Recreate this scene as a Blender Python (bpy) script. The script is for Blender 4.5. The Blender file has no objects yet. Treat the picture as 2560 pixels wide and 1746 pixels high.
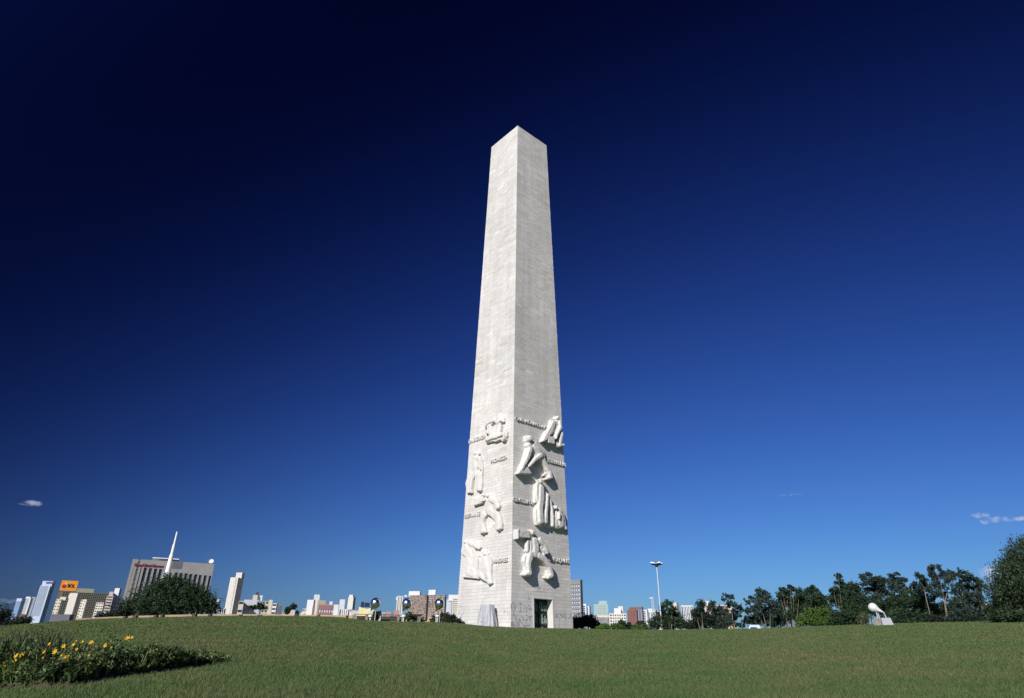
import bpy, bmesh, math, random
import numpy as np
from mathutils import Vector, Matrix
random.seed(7); rng = np.random.default_rng(7)
S = bpy.context.scene
R = math.radians

# ---------------------------------------------------------------- camera, sky, sun, exposure
W0, H0, FPX = 2560, 1746, 1560.0
PITCH, ROLL, EYE = 0.44334, 0.01354, 0.9
_f = Vector((0, math.cos(PITCH), math.sin(PITCH)))
_u = Vector((0, -math.sin(PITCH), math.cos(PITCH)))
_r = Vector((1, 0, 0))
CR = math.cos(ROLL)*_r + math.sin(ROLL)*_u
CU = -math.sin(ROLL)*_r + math.cos(ROLL)*_u
CF = _f
EYEP = Vector((0, 0, EYE))
cam = bpy.data.objects.new('camera', bpy.data.cameras.new('camera'))
S.collection.objects.link(cam)
cam.data.sensor_width = 36; cam.data.lens = FPX*36/W0
cam.data.clip_start = 0.1; cam.data.clip_end = 20000
m = Matrix.Identity(4)
for i in range(3):
    m[i][0] = CR[i]; m[i][1] = CU[i]; m[i][2] = -CF[i]; m[i][3] = EYEP[i]
cam.matrix_world = m
S.camera = cam

SUN_EL = R(29); SUN_AZ = R(-155)          # azimuth clockwise from +Y (view direction); sun behind left of the camera
SUND = Vector((math.sin(SUN_AZ)*math.cos(SUN_EL), math.cos(SUN_AZ)*math.cos(SUN_EL), math.sin(SUN_EL)))
sl = bpy.data.lights.new('sun', 'SUN'); sl.energy = 4.8; sl.angle = R(0.5); sl.color = (1.0, 0.955, 0.91)
so = bpy.data.objects.new('sun', sl); S.collection.objects.link(so)
so.rotation_euler = SUND.to_track_quat('Z', 'Y').to_euler()
so.location = (-20, -40, 60)

S.view_settings.view_transform = 'Standard'; S.view_settings.look = 'None'
S.view_settings.gamma = 1; S.view_settings.exposure = 0.25; S.view_settings.use_curve_mapping = False
S.cycles.max_bounces = 5; S.cycles.diffuse_bounces = 3; S.cycles.glossy_bounces = 3

def pxdir(x, y):
    return (CF + CR*((x-W0/2)/FPX) - CU*((y-H0/2)/FPX)).normalized()
def at(x, y, D):
    """point on the ray through photo pixel (x, y) at horizontal distance D metres"""
    d = pxdir(x, y); h = math.hypot(d.x, d.y)
    return EYEP + d*(D/h)

w = bpy.data.worlds.new('World'); S.world = w; w.use_nodes = True
nt = w.node_tree; N = nt.nodes; L = nt.links; N.clear()
def nd(t, **k):
    n = N.new(t)
    for a, b in k.items(): setattr(n, a, b)
    return n
def mth(op, a, b=None, c=None, clamp=False):
    n = N.new('ShaderNodeMath'); n.operation = op; n.use_clamp = clamp
    for i, v in enumerate((a, b, c)):
        if v is None: continue
        if isinstance(v, (int, float)): n.inputs[i].default_value = v
        else: L.new(v, n.inputs[i])
    return n.outputs[0]
def vdot(sock, v):
    n = N.new('ShaderNodeVectorMath'); n.operation = 'DOT_PRODUCT'
    L.new(sock, n.inputs[0]); n.inputs[1].default_value = v
    return n.outputs['Value']
tc = nd('ShaderNodeTexCoord'); G = tc.outputs['Generated']
sky = nd('ShaderNodeTexSky', sky_type='NISHITA'); sky.sun_disc = False
sky.sun_elevation = SUN_EL; sky.sun_rotation = SUN_AZ
sky.air_density = 1.0; sky.dust_density = 0.6; sky.ozone_density = 3.0
# a polarising filter darkens the band of sky at right angles to the sun
c = vdot(G, tuple(SUND))
s2 = mth('SUBTRACT', 1.0, mth('MULTIPLY', c, c))
pol = mth('SUBTRACT', 1.0, mth('MULTIPLY', mth('POWER', s2, 3.0), 0.87))
POLK = pol
mul = nd('ShaderNodeMix', data_type='RGBA', blend_type='MULTIPLY'); mul.inputs[0].default_value = 1
L.new(sky.outputs[0], mul.inputs[6]); L.new(pol, mul.inputs[7])
sep = nd('ShaderNodeSeparateColor'); L.new(mul.outputs[2], sep.inputs[0])
comb = nd('ShaderNodeCombineColor')
# slide film response of the sky colour (contrast per channel)
for i, (g, k) in enumerate(((1.323, 0.288), (1.33, 0.455), (1.05, 0.695))):
    L.new(mth('MULTIPLY', mth('POWER', mth('MULTIPLY', sep.outputs[i], 0.1), g), k*10), comb.inputs[i])
col = comb.outputs[0]
noise = nd('ShaderNodeTexNoise'); noise.inputs['Scale'].default_value = 75; noise.inputs['Detail'].default_value = 5
L.new(G, noise.inputs['Vector'])
acc = None
for (x, y, rx, ry, k) in ((84, 1258, 24, 6, .6), (62, 1262, 16, 3, .4), (1975, 1238, 26, 4, .4), (2445, 1288, 24, 7, .8),
                          (2500, 1302, 34, 10, .95), (2560, 1298, 60, 6, .9), (2490, 1440, 34, 30, .9), (20, 1502, 22, 6, .35), (2540, 1450, 60, 30, .9)):
    d = pxdir(x, y); a = d.cross(Vector((0, 0, 1))).normalized(); b = a.cross(d)
    du = mth('DIVIDE', vdot(G, tuple(a)), rx/FPX*.85); dv = mth('DIVIDE', vdot(G, tuple(b)), ry/FPX*.85)
    front = mth('GREATER_THAN', vdot(G, tuple(d)), 0.5)
    rr = mth('ADD', mth('MULTIPLY', du, du), mth('MULTIPLY', dv, dv))
    e = mth('POWER', mth('MULTIPLY', mth('SUBTRACT', 1.0, mth('ADD', rr, mth('MULTIPLY', mth('SUBTRACT', noise.outputs[0], .45), 4.5))), 0.75, clamp=True), 1.4)
    e = mth('MULTIPLY', mth('MULTIPLY', e, front), k)
    acc = e if acc is None else mth('MAXIMUM', acc, e)
cm = nd('ShaderNodeMix', data_type='RGBA'); L.new(acc, cm.inputs[0]); L.new(col, cm.inputs[6]); cm.inputs[7].default_value = (4.2, 4.5, 5.6, 1)
bg = nd('ShaderNodeBackground'); L.new(cm.outputs[2], bg.inputs[0]); bg.inputs[1].default_value = 0.108
out = nd('ShaderNodeOutputWorld'); L.new(bg.outputs[0], out.inputs[0])

# ---------------------------------------------------------------- helpers
COL = S.collection
def tag(o, label=None, cat=None, group=None, kind=None):
    for k, v in (('label', label), ('category', cat), ('group', group), ('kind', kind)):
        if v: o[k] = v
    return o
def empty(name, loc=(0, 0, 0), rz=0, label=None, cat=None, group=None):
    o = bpy.data.objects.new(name, None); COL.objects.link(o); o.location = loc; o.rotation_euler = (0, 0, rz)
    o.empty_display_size = .5
    return tag(o, label, cat, group)
def link(name, me, mat, parent=None, smooth=False):
    o = bpy.data.objects.new(name, me); COL.objects.link(o)
    if mat is not None and not me.materials: me.materials.append(mat)
    if parent is not None: o.parent = parent
    if smooth: me.polygons.foreach_set('use_smooth', [True]*len(me.polygons))
    return o
def npmesh(name, V, F, attr=None):
    """fast mesh from numpy; F (n,3) or (n,4); attr = per-vertex float 'tint'"""
    me = bpy.data.meshes.new(name); V = np.asarray(V, dtype=np.float32); F = np.asarray(F, dtype=np.int32)
    n, k = F.shape
    me.vertices.add(len(V)); me.vertices.foreach_set('co', V.ravel())
    me.loops.add(n*k); me.loops.foreach_set('vertex_index', F.ravel())
    me.polygons.add(n); me.polygons.foreach_set('loop_start', np.arange(0, n*k, k, dtype=np.int32))
    me.update(calc_edges=True); me.validate()
    if attr is not None:
        a = me.attributes.new('tint', 'FLOAT', 'POINT'); a.data.foreach_set('value', np.asarray(attr, dtype=np.float32))
    return me
class MB:
    """collects boxes, prisms, tubes; builds ONE mesh"""
    def __init__(s): s.v = []; s.f = []; s.t = []
    def add(s, v, f, t=0.5):
        o = len(s.v); s.v += [tuple(p) for p in v]; s.f += [tuple(i+o for i in q) for q in f]; s.t += [t]*len(v); return s
    def box(s, x0, x1, y0, y1, z0, z1, t=0.5):
        v = [(x0, y0, z0), (x1, y0, z0), (x1, y1, z0), (x0, y1, z0), (x0, y0, z1), (x1, y0, z1), (x1, y1, z1), (x0, y1, z1)]
        return s.add(v, BOXF, t)
    def tube(s, pts, rad, n=8, cap=True):
        pts = [Vector(p) for p in pts]; rings = []
        o = len(s.v)
        for i, p in enumerate(pts):
            a = pts[max(0, i-1)]; b = pts[min(len(pts)-1, i+1)]; d = (b-a)
            d = d.normalized() if d.length > 1e-9 else Vector((0, 0, 1))
            x = d.cross(Vector((0, 0, 1)) if abs(d.z) < .9 else Vector((1, 0, 0))).normalized(); y = d.cross(x)
            rr = rad[i] if isinstance(rad, (list, tuple)) else rad
            for k in range(n):
                q = p + (x*math.cos(2*math.pi*k/n) + y*math.sin(2*math.pi*k/n))*rr
                s.v.append(tuple(q)); s.t.append(.5)
        for i in range(len(pts)-1):
            for k in range(n):
                a = o+i*n+k; b = o+i*n+(k+1) % n
                s.f.append((a, b, b+n, a+n))
        if cap:
            s.f.append(tuple(o+k for k in range(n))[::-1]); s.f.append(tuple(o+(len(pts)-1)*n+k for k in range(n)))
        return s
    def lathe(s, prof, n=16, M=None):
        o = len(s.v)
        for (r_, z) in prof:
            for k in range(n):
                p = Vector((r_*math.cos(2*math.pi*k/n), r_*math.sin(2*math.pi*k/n), z))
                s.v.append(tuple(M @ p if M else p)); s.t.append(.5)
        for i in range(len(prof)-1):
            for k in range(n):
                a = o+i*n+k; b = o+i*n+(k+1) % n
                s.f.append((a, b, b+n, a+n))
        return s
    def mesh(s, name):
        me = bpy.data.meshes.new(name); me.from_pydata(s.v, [], s.f); me.update()
        a = me.attributes.new('tint', 'FLOAT', 'POINT'); a.data.foreach_set('value', s.t)
        return me
    def build(s, name, mat, parent=None, smooth=False):
        return link(name, s.mesh(name), mat, parent, smooth)
BOXF = [(0, 3, 2, 1), (4, 5, 6, 7), (0, 1, 5, 4), (1, 2, 6, 5), (2, 3, 7, 6), (3, 0, 4, 7)]

# ---------------------------------------------------------------- materials
def mat(name, col, rough=.8, var=.12, scale=1.0, bump=0.0, metal=0.0, tint=0.0, col2=None, spec=.3, coords='Object', transl=0, stretch=None):
    m = bpy.data.materials.new(name); m.use_nodes = True; t = m.node_tree; n = t.nodes; l = t.links
    b = n['Principled BSDF']; b.inputs['Roughness'].default_value = rough; b.inputs['Metallic'].default_value = metal
    b.inputs['Specular IOR Level'].default_value = spec
    tc = n.new('ShaderNodeTexCoord'); mp = n.new('ShaderNodeMapping'); l.new(tc.outputs[coords], mp.inputs[0])
    if stretch: mp.inputs['Scale'].default_value = stretch
    no = n.new('ShaderNodeTexNoise'); no.inputs['Scale'].default_value = scale; no.inputs['Detail'].default_value = 6
    no.inputs['Roughness'].default_value = .65; l.new(mp.outputs[0], no.inputs[0])
    rp = n.new('ShaderNodeValToRGB'); l.new(no.outputs[0], rp.inputs[0])
    c1 = tuple(min(1, v*(1-var)) for v in col); c2 = tuple(min(1, v*(1+var)) for v in (col2 or col))
    rp.color_ramp.elements[0].position = .32; rp.color_ramp.elements[1].position = .68
    rp.color_ramp.elements[0].color = (*c1, 1); rp.color_ramp.elements[1].color = (*c2, 1)
    src = rp.outputs[0]
    if tint:
        at_ = n.new('ShaderNodeAttribute'); at_.attribute_name = 'tint'
        mr = n.new('ShaderNodeMapRange'); mr.inputs[3].default_value = 1-tint; mr.inputs[4].default_value = 1+tint
        l.new(at_.outputs['Fac'], mr.inputs[0])
        mx = n.new('ShaderNodeMix'); mx.data_type = 'RGBA'; mx.blend_type = 'MULTIPLY'; mx.inputs[0].default_value = 1
        l.new(src, mx.inputs[6]); l.new(mr.outputs[0], mx.inputs[7]); src = mx.outputs[2]
    l.new(src, b.inputs['Base Color'])
    if bump:
        bp = n.new('ShaderNodeBump'); bp.inputs['Strength'].default_value = bump; bp.inputs['Distance'].default_value = .02
        n2 = n.new('ShaderNodeTexNoise'); n2.inputs['Scale'].default_value = scale*7; n2.inputs['Detail'].default_value = 5
        l.new(mp.outputs[0], n2.inputs[0]); l.new(n2.outputs[0], bp.inputs['Height']); l.new(bp.outputs[0], b.inputs['Normal'])
    if transl:
        tr = n.new('ShaderNodeBsdfTranslucent'); l.new(src, tr.inputs[0]); ms = n.new('ShaderNodeMixShader'); ms.inputs[0].default_value = transl
        o = n['Material Output']; l.new(b.outputs[0], ms.inputs[1]); l.new(tr.outputs[0], ms.inputs[2]); l.new(ms.outputs[0], o.inputs[0])
    return m
M = {}
M['glass'] = mat('window_glass', (.035, .045, .07), .15, .3, .3, spec=.5)
M['bluepane'] = mat('blue_window_glass', (.05, .09, .2), .2, .25, .3, spec=.5)
M['palepane'] = mat('pale_window_glass', (.18, .24, .34), .25, .25, .3, spec=.5)
for k_, c_ in dict(white=(.56, .56, .57), bluewhite=(.42, .48, .58), cream=(.52, .47, .37), warm=(.55, .52, .46), paleblue=(.22, .32, .48), grey=(.2, .2, .21), hotel=(.25, .238, .232),
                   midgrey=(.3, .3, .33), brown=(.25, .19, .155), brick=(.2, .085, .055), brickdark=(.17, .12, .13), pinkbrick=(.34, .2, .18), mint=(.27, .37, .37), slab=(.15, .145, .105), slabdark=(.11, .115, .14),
                   yellow=(.66, .58, .32), navy=(.02, .025, .08), pink=(.54, .47, .44), olive=(.3, .29, .2), offwhite=(.46, .46, .5), redband=(.25, .12, .11), rust=(.26, .13, .08)).items():
    M[k_] = mat(k_+'_render', c_, .85, .1, .25)
M['wallcream'] = mat('cream_concrete', (.42, .32, .2), .9, .2, 1.2)
M['concrete'] = mat('weathered_concrete', (.2, .18, .15), .9, .35, 1.5, .4)
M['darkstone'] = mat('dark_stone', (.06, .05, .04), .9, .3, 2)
M['ochre'] = mat('ochre_plaster', (.42, .28, .12), .9, .25, 1.2)
M['orange'] = mat('orange_sign', (.75, .28, .02), .6, .1, 1); M['red'] = mat('red_paint', (.4, .02, .03), .6, .1, 1)
M['darktext'] = mat('dark_lettering', (.05, .02, .03), .6, .1, 1); M['redtext'] = mat('crimson_lettering', (.2, .012, .06), .6, .1, 1)
M['purpletext'] = mat('purple_lettering', (.12, .08, .3), .6, .1, 1); M['whitepaint'] = mat('white_paint', (.75, .75, .74), .5, .06, 1)
M['steel'] = mat('polished_steel', (.62, .64, .68), .22, .08, 3, metal=1)
M['brightsteel'] = mat('brushed_bright_steel', (.68, .68, .71), .55, .08, 3, metal=.25)
M['galv'] = mat('galvanised_steel', (.55, .55, .57), .45, .1, 3, metal=.3)
M['darkmetal'] = mat('dark_metal', (.04, .04, .045), .5, .2, 3, metal=.3)
M['bark'] = mat('tree_bark', (.16, .13, .1), .9, .35, 3, .4); M['palebark'] = mat('pale_gum_bark', (.17, .14, .115), .9, .3, 2, .3)
M['leafdark'] = mat('dark_green_leaves', (.022, .045, .018), .6, .5, .5, tint=.45, transl=.12)
M['leafblack'] = mat('blackish_green_leaves', (.016, .028, .016), .7, .4, .5, tint=.4, transl=.1)  # blackish green leaf colour for the darkest trees, bushes and stems
M['leafgum'] = mat('grey_green_gum_leaves', (.03, .05, .038), .6, .45, .5, tint=.45, transl=.12)
M['leafedge'] = mat('bushy_tree_leaves', (.018, .04, .018), .6, .5, .8, tint=.6, transl=.12, col2=(.036, .055, .024))
M['leafbright'] = mat('bright_green_leaves', (.055, .11, .018), .6, .4, .5, tint=.4, transl=.15)
M['leafolive'] = mat('olive_leaves', (.07, .075, .03), .6, .4, .5, tint=.4, transl=.12)
M['tarp'] = mat('grey_tarpaulin', (.37, .37, .4), .55, .12, 2, .2)
M['soil'] = mat('dry_soil', (.05, .033, .025), .95, .4, 3, .5)

# travertine: fine horizontal veins, faint vertical rain streaks, per block tint
def travertine():
    m = bpy.data.materials.new('travertine'); m.use_nodes = True; t = m.node_tree; n = t.nodes; l = t.links
    b = n['Principled BSDF']; b.inputs['Roughness'].default_value = .75; b.inputs['Specular IOR Level'].default_value = .25
    tc = n.new('ShaderNodeTexCoord')
    def noise(scale, st, det=6):
        mp = n.new('ShaderNodeMapping'); mp.inputs['Scale'].default_value = st; l.new(tc.outputs['Object'], mp.inputs[0])
        no = n.new('ShaderNodeTexNoise'); no.inputs['Scale'].default_value = scale; no.inputs['Detail'].default_value = det; no.inputs['Roughness'].default_value = .7
        l.new(mp.outputs[0], no.inputs[0]); return no.outputs[0]
    def rng_(s, a, b_, c, d):
        r = n.new('ShaderNodeMapRange'); r.inputs[1].default_value = a; r.inputs[2].default_value = b_; r.inputs[3].default_value = c; r.inputs[4].default_value = d
        l.new(s, r.inputs[0]); return r.outputs[0]
    def mul(a, b_):
        x = n.new('ShaderNodeMath'); x.operation = 'MULTIPLY'
        for i, v in enumerate((a, b_)):
            if isinstance(v, float): x.inputs[i].default_value = v
            else: l.new(v, x.inputs[i])
        return x.outputs[0]
    vein = rng_(noise(1.2, (1, 1, 9)), .3, .7, .93, 1.05)
    streak = rng_(noise(1.1, (1.3, 1.3, .05)), .35, .65, .89, 1.04)
    patch = rng_(noise(.16, (1, 1, 1.4), 4), .35, .65, .93, 1.05)
    a_ = n.new('ShaderNodeAttribute'); a_.attribute_name = 'tint'
    tint = rng_(a_.outputs['Fac'], 0, 1, .8, 1.15)
    v = mul(mul(vein, streak), mul(patch, tint))
    mx = n.new('ShaderNodeMix'); mx.data_type = 'RGBA'; mx.blend_type = 'MULTIPLY'; mx.inputs[0].default_value = 1
    rp = n.new('ShaderNodeValToRGB'); l.new(noise(.5, (1, 1, 1)), rp.inputs[0])
    rp.color_ramp.elements[0].position = .35; rp.color_ramp.elements[1].position = .65
    rp.color_ramp.elements[0].color = (.56, .525, .48, 1); rp.color_ramp.elements[1].color = (.60, .585, .56, 1)
    l.new(rp.outputs[0], mx.inputs[6]); l.new(v, mx.inputs[7]); l.new(mx.outputs[2], b.inputs['Base Color'])
    bp = n.new('ShaderNodeBump'); bp.inputs['Strength'].default_value = .4; bp.inputs['Distance'].default_value = .02
    l.new(noise(6, (1, 1, 3)), bp.inputs['Height']); l.new(bp.outputs[0], b.inputs['Normal'])
    return m
M['trav'] = travertine()
M['joint'] = mat('mortar_joint', (.46, .44, .42), .9, .15, 1)
M['graf'] = mat('faded_spray_paint', (.36, .38, .42), .8, .25, 1.5)
M['bronze'] = mat('dark_bronze', (.02, .024, .022), .5, .4, 3, metal=.4)
M['patina'] = mat('green_patina_bronze', (.11, .17, .14), .6, .4, 3, metal=.05, tint=.88)

# ---------------------------------------------------------------- terrain
_edge = [(-900, 1640), (-400, 1600), (0, 1567), (120, 1557), (200, 1551), (290, 1547), (540, 1541), (700, 1541), (860, 1543), (900, 1552), (1000, 1555), (1100, 1557),
         (1150, 1559), (1190, 1566), (1274, 1570), (1434, 1573.5), (1654, 1576.5), (1880, 1573), (2050, 1566), (2210, 1560), (2330, 1557), (2560, 1553), (2900, 1552), (3300, 1560)]
_az, _el = [], []
for (x, y) in _edge:
    d = pxdir(x, y); _az.append(math.atan2(d.x, d.y)); _el.append(d.z/math.hypot(d.x, d.y))
_az = [-math.pi, -1.6] + _az + [1.6, math.pi]; _el = [0.005, 0.01] + _el + [.02, 0.005]
_az = np.array(_az); _el = np.array(_el)
def crest(az): return 61.0 + 3.0*np.sin(az*2.3+.5)
def ground(x, y):
    x = np.asarray(x, float); y = np.asarray(y, float)
    d = np.hypot(x, y); az = np.arctan2(x, y)
    e = 0
    for o, wgt in ((-.02, .25), (0, .5), (.02, .25)): e = e + wgt*np.interp(az+o, _az, _el)
    D = crest(az); zc = EYE + D*e
    z1 = zc*d/D
    k = .0045; xx = np.maximum(d-D, 0)
    z2 = zc + zc/D*xx - k*xx*xx
    z2 = np.maximum(z2, -4.5)
    # smooth floor
    z = np.where(d <= D, z1, z2)
    bump = .025*np.sin(x*.9+1.3)*np.sin(y*.7) + .03*np.sin(x*.31+y*.23+.7) + .04*np.sin(x*.13-y*.09)
    return z + bump*np.clip((D+4-d)/10, 0, 1)*np.clip(d/6, 0, 1)*.8
def gz(x, y): return float(ground(x, y))
def ground_hit(px, py):
    d = pxdir(px, py); s = 3.0
    while s < 200:
        p = EYEP + d*s
        if p.z < gz(p.x, p.y): return Vector((p.x, p.y, gz(p.x, p.y)))
        s += .04
    return EYEP + d*60
radii = np.concatenate([np.linspace(.0, 12, 25), np.linspace(12.8, 100, 120), np.geomspace(104, 9000, 40)])
azs = np.concatenate([np.linspace(-math.pi, -1.1, 30)[:-1], np.linspace(-1.1, 1.1, 221), np.linspace(1.1, math.pi, 30)[1:]])
Rg, Ag = np.meshgrid(radii, azs, indexing='ij')
X = Rg*np.sin(Ag); Y = Rg*np.cos(Ag); Z = ground(X, Y)
V = np.stack([X.ravel(), Y.ravel(), Z.ravel()], -1)
na = len(azs); i0 = np.arange(len(radii)-1)[:, None]*na + np.arange(na-1)[None]; i0 = i0.ravel()
F = np.stack([i0, i0+na, i0+na+1, i0+1], -1)
def lawn_mat(name, blades=False):
    m = bpy.data.materials.new(name); m.use_nodes = True; t = m.node_tree; n = t.nodes; l = t.links
    b = n['Principled BSDF']; b.inputs['Roughness'].default_value = .85; b.inputs['Specular IOR Level'].default_value = .2
    tc = n.new('ShaderNodeTexCoord')
    def noise(s, d=6):
        no = n.new('ShaderNodeTexNoise'); no.inputs['Scale'].default_value = s; no.inputs['Detail'].default_value = d; no.inputs['Roughness'].default_value = .65
        l.new(tc.outputs['Object'], no.inputs[0]); return no.outputs[0]
    def ramp(s, p0, c0, p1, c1):
        r = n.new('ShaderNodeValToRGB'); l.new(s, r.inputs[0]); e = r.color_ramp.elements
        e[0].position = p0; e[0].color = (*c0, 1); e[1].position = p1; e[1].color = (*c1, 1); return r.outputs[0]
    def mix(f, a, c, mode='MIX'):
        x = n.new('ShaderNodeMix'); x.data_type = 'RGBA'; x.blend_type = mode
        if isinstance(f, float): x.inputs[0].default_value = f
        else: l.new(f, x.inputs[0])
        l.new(a, x.inputs[6]); l.new(c, x.inputs[7]); return x.outputs[2]
    base = ramp(noise(.2), .38, (.066, .142, .046), .62, (.138, .155, .074))
    dry = ramp(noise(.9), .32, (.062, .128, .04), .68, (.155, .154, .078))
    c = mix(.55, base, dry)
    if blades:
        a = n.new('ShaderNodeAttribute'); a.attribute_name = 'tint'
        c = mix(1.0, c, ramp(a.outputs['Fac'], 0, (.62, .68, .55), 1, (1.45, 1.3, 1.2)), 'MULTIPLY')
        tr = n.new('ShaderNodeBsdfTranslucent'); l.new(c, tr.inputs[0]); ms = n.new('ShaderNodeMixShader'); ms.inputs[0].default_value = .25
        o = n['Material Output']; l.new(b.outputs[0], ms.inputs[1]); l.new(tr.outputs[0], ms.inputs[2]); l.new(ms.outputs[0], o.inputs[0])
    else:
        c = mix(1.0, c, ramp(noise(14, 8), .3, (.6, .62, .55), .7, (1.25, 1.2, 1.1)), 'MULTIPLY')
        bp = n.new('ShaderNodeBump'); bp.inputs['Strength'].default_value = .8; bp.inputs['Distance'].default_value = .06
        l.new(noise(9, 8), bp.inputs['Height']); l.new(bp.outputs[0], b.inputs['Normal'])
    l.new(c, b.inputs['Base Color'])
    return m
M['lawn'] = lawn_mat('lawn_ground'); M['blades'] = lawn_mat('grass_blades', True)
g = link('ground', npmesh('ground', V, F), M['lawn'], smooth=True); tag(g, kind='structure')

# ---------------------------------------------------------------- obelisk
PHI = 0.84639; X0, Y0 = .2698, 69.1726; ZB = EYE+1.605; HH = 70.0; SA, SB = 9.216, 6.160
lv = Vector((-math.cos(PHI), math.sin(PHI), 0)); rv = Vector((math.sin(PHI), math.cos(PHI), 0))
CEN = Vector((X0, Y0, 0)) + (lv+rv)*SA/2
ZBOT = ZB-1.6
def side(z): return SA + (SB-SA)*(z-ZB)/HH
# faces: 0 = left visible (corners left->near), 1 = right visible (near->right), 2 back right, 3 back left
def corner(i, z, inset=0.0):
    h = side(z)/2-inset
    a, b_ = ((1, -1), (-1, -1), (-1, 1), (1, 1))[i]      # left, near, right, far (in lv, rv)
    p = CEN + lv*(a*h) + rv*(b_*h)
    return Vector((p.x, p.y, z))
def FP(face, u, z, inset=0.0):
    return corner(face, z, inset).lerp(corner((face+1) % 4, z, inset), u)
FN, FE, FU, FO = [], [], [], []
for f_ in range(2):
    a = FP(f_, 0, ZB); b_ = FP(f_, 1, ZB); c_ = FP(f_, .5, ZB+HH); mid = FP(f_, .5, ZB)
    e = (b_-a).normalized(); up = (c_-mid).normalized(); nn = e.cross(up).normalized()
    FE.append(e); FU.append(up); FN.append(nn); FO.append(a)
def onface(f_, x, y):
    """photo pixel -> (u, v) metres on the visible face plane"""
    d = pxdir(x, y); s = (FO[f_]-EYEP).dot(FN[f_])/d.dot(FN[f_]); P = EYEP+d*s - FO[f_]
    return P.dot(FE[f_]), P.dot(FU[f_])
def F3(f_, u, v, w_=0.0): return FO[f_] + FE[f_]*u + FU[f_]*v + FN[f_]*w_

ob = empty('obelisk', (CEN.x, CEN.y, ZB), 0, 'tall tapered white travertine obelisk with carved figures and lettering on its lower part', 'obelisk')
OBI = Vector((CEN.x, CEN.y, ZB))
# door opening in metres on face 1
du0, dtop = onface(1, 1333.8, 1496.0); du1, _ = onface(1, 1381.5, 1499.0)
DZT = F3(1, 0, dtop).z
NC = 205; INS = .12
def fu(z, umet):  # metres from the left edge line of face 1 at the base -> fraction at height z
    p = F3(1, umet, (z-ZB)/FU[1].z); a = corner(1, z); b_ = corner(2, z)
    return (p-a).dot((b_-a))/((b_-a).length_squared)
blocks = []   # (dist, verts, tint)
def P_(p): return (p.x-OBI.x, p.y-OBI.y, p.z-OBI.z)
ch = (HH+1.6)/NC
noise_ph = rng.random((4, 6))*6.28
for f_ in range(4):
    carry = 0
    for r_ in range(NC):
        z0 = ZBOT+r_*ch; z1 = z0+ch; g_ = .0055
        wdt = side(z0); u = [0.0]
        x = random.uniform(.45, 1.35)
        while x < wdt-.45:
            u.append(x/wdt); x += random.choice((.95, 1.15, 1.35, 1.35, 1.6))*random.uniform(.9, 1.1)
        u.append(1.0)
        spans = list(zip(u[:-1], u[1:]))
        if f_ == 1 and z0 < DZT-.05:
            a = fu(z0, du0); b_ = fu(z0, du1); ns = []
            for (p, q) in spans:
                if q <= a or p >= b_: ns.append((p, q))
                else:
                    if p < a-.02: ns.append((p, a))
                    if q > b_+.02: ns.append((b_, q))
            spans = ns
        for (p, q) in spans:
            gu = g_/wdt
            p2 = p + (gu if p > 0 else 0); q2 = q - (gu if q < 1 else 0)
            w_ = random.gauss(0, .004)
            fr = [FP(f_, p2, z0+g_, w_), FP(f_, q2, z0+g_, w_), FP(f_, q2, z1-g_, w_), FP(f_, p2, z1-g_, w_)]
            bk = [FP(f_, p2, z0+g_, INS), FP(f_, q2, z0+g_, INS), FP(f_, q2, z1-g_, INS), FP(f_, p2, z1-g_, INS)]
            cz = (z0+z1)/2; cu = (p+q)/2*wdt
            patch = math.sin(cu*.5+noise_ph[f_][0]+cz*.11)+math.sin(cz*.33+noise_ph[f_][1])+math.sin(cu*1.1-cz*.21+noise_ph[f_][2])
            t_ = min(1, max(0, .5+.05*patch+random.gauss(0, .09)))
            if random.random() < .035+.05*(patch > 1.2): t_ = min(1, t_+.32)
            elif random.random() < .03: t_ = max(0, t_-.25)
            vis = f_ < 2 and z1 > ZB-.2
            blocks.append((((fr[0]+fr[2])/2-EYEP).length if vis else 1e9, fr+bk, t_))
blocks.sort(key=lambda b: b[0])
BF = [(0, 1, 2, 3), (1, 0, 4, 5), (2, 1, 5, 6), (3, 2, 6, 7), (0, 3, 7, 4)]
for i, (d_, vs, t_) in enumerate(blocks[:300]):
    c_ = sum(vs, Vector())/8
    mb = MB(); mb.add([v-c_ for v in vs], BF, t_)
    # keep texture continuous: store vertices in obelisk space, object at the obelisk origin
    mb.v = [P_(v) for v in vs]
    mb.build('stone_block', M['trav'], ob)
mb = MB()
for (d_, vs, t_) in blocks[300:]: mb.add([P_(v) for v in vs], BF, t_)
o = mb.build('upper_stone_blocks', M['trav'], ob); tag(o, kind='stuff')
# core behind the joints, with the door recess
mb = MB(); IC = INS+.004
zt = ZB+HH
for f_ in (0, 2, 3):
    mb.add([P_(FP(f_, 0, ZBOT, IC)), P_(FP(f_, 1, ZBOT, IC)), P_(FP(f_, 1, zt, IC)), P_(FP(f_, 0, zt, IC))], [(0, 1, 2, 3)])
for (a, b_, z0, z1) in ((0, 'a', ZBOT, DZT), ('b', 1, ZBOT, DZT), (0, 1, DZT, zt)):
    def uu(t, z): return fu(z, du0) if t == 'a' else fu(z, du1) if t == 'b' else t
    mb.add([P_(FP(1, uu(a, z0), z0, IC)), P_(FP(1, uu(b_, z0), z0, IC)), P_(FP(1, uu(b_, z1), z1, IC)), P_(FP(1, uu(a, z1), z1, IC))], [(0, 1, 2, 3)])
mb.build('core_wall', M['joint'], ob)
mb = MB()
mb.add([P_(corner(i, zt-.02, .3)) for i in range(4)]+[P_(corner(i, zt-.3, .3)) for i in range(4)], [(0, 3, 2, 1)])
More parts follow.
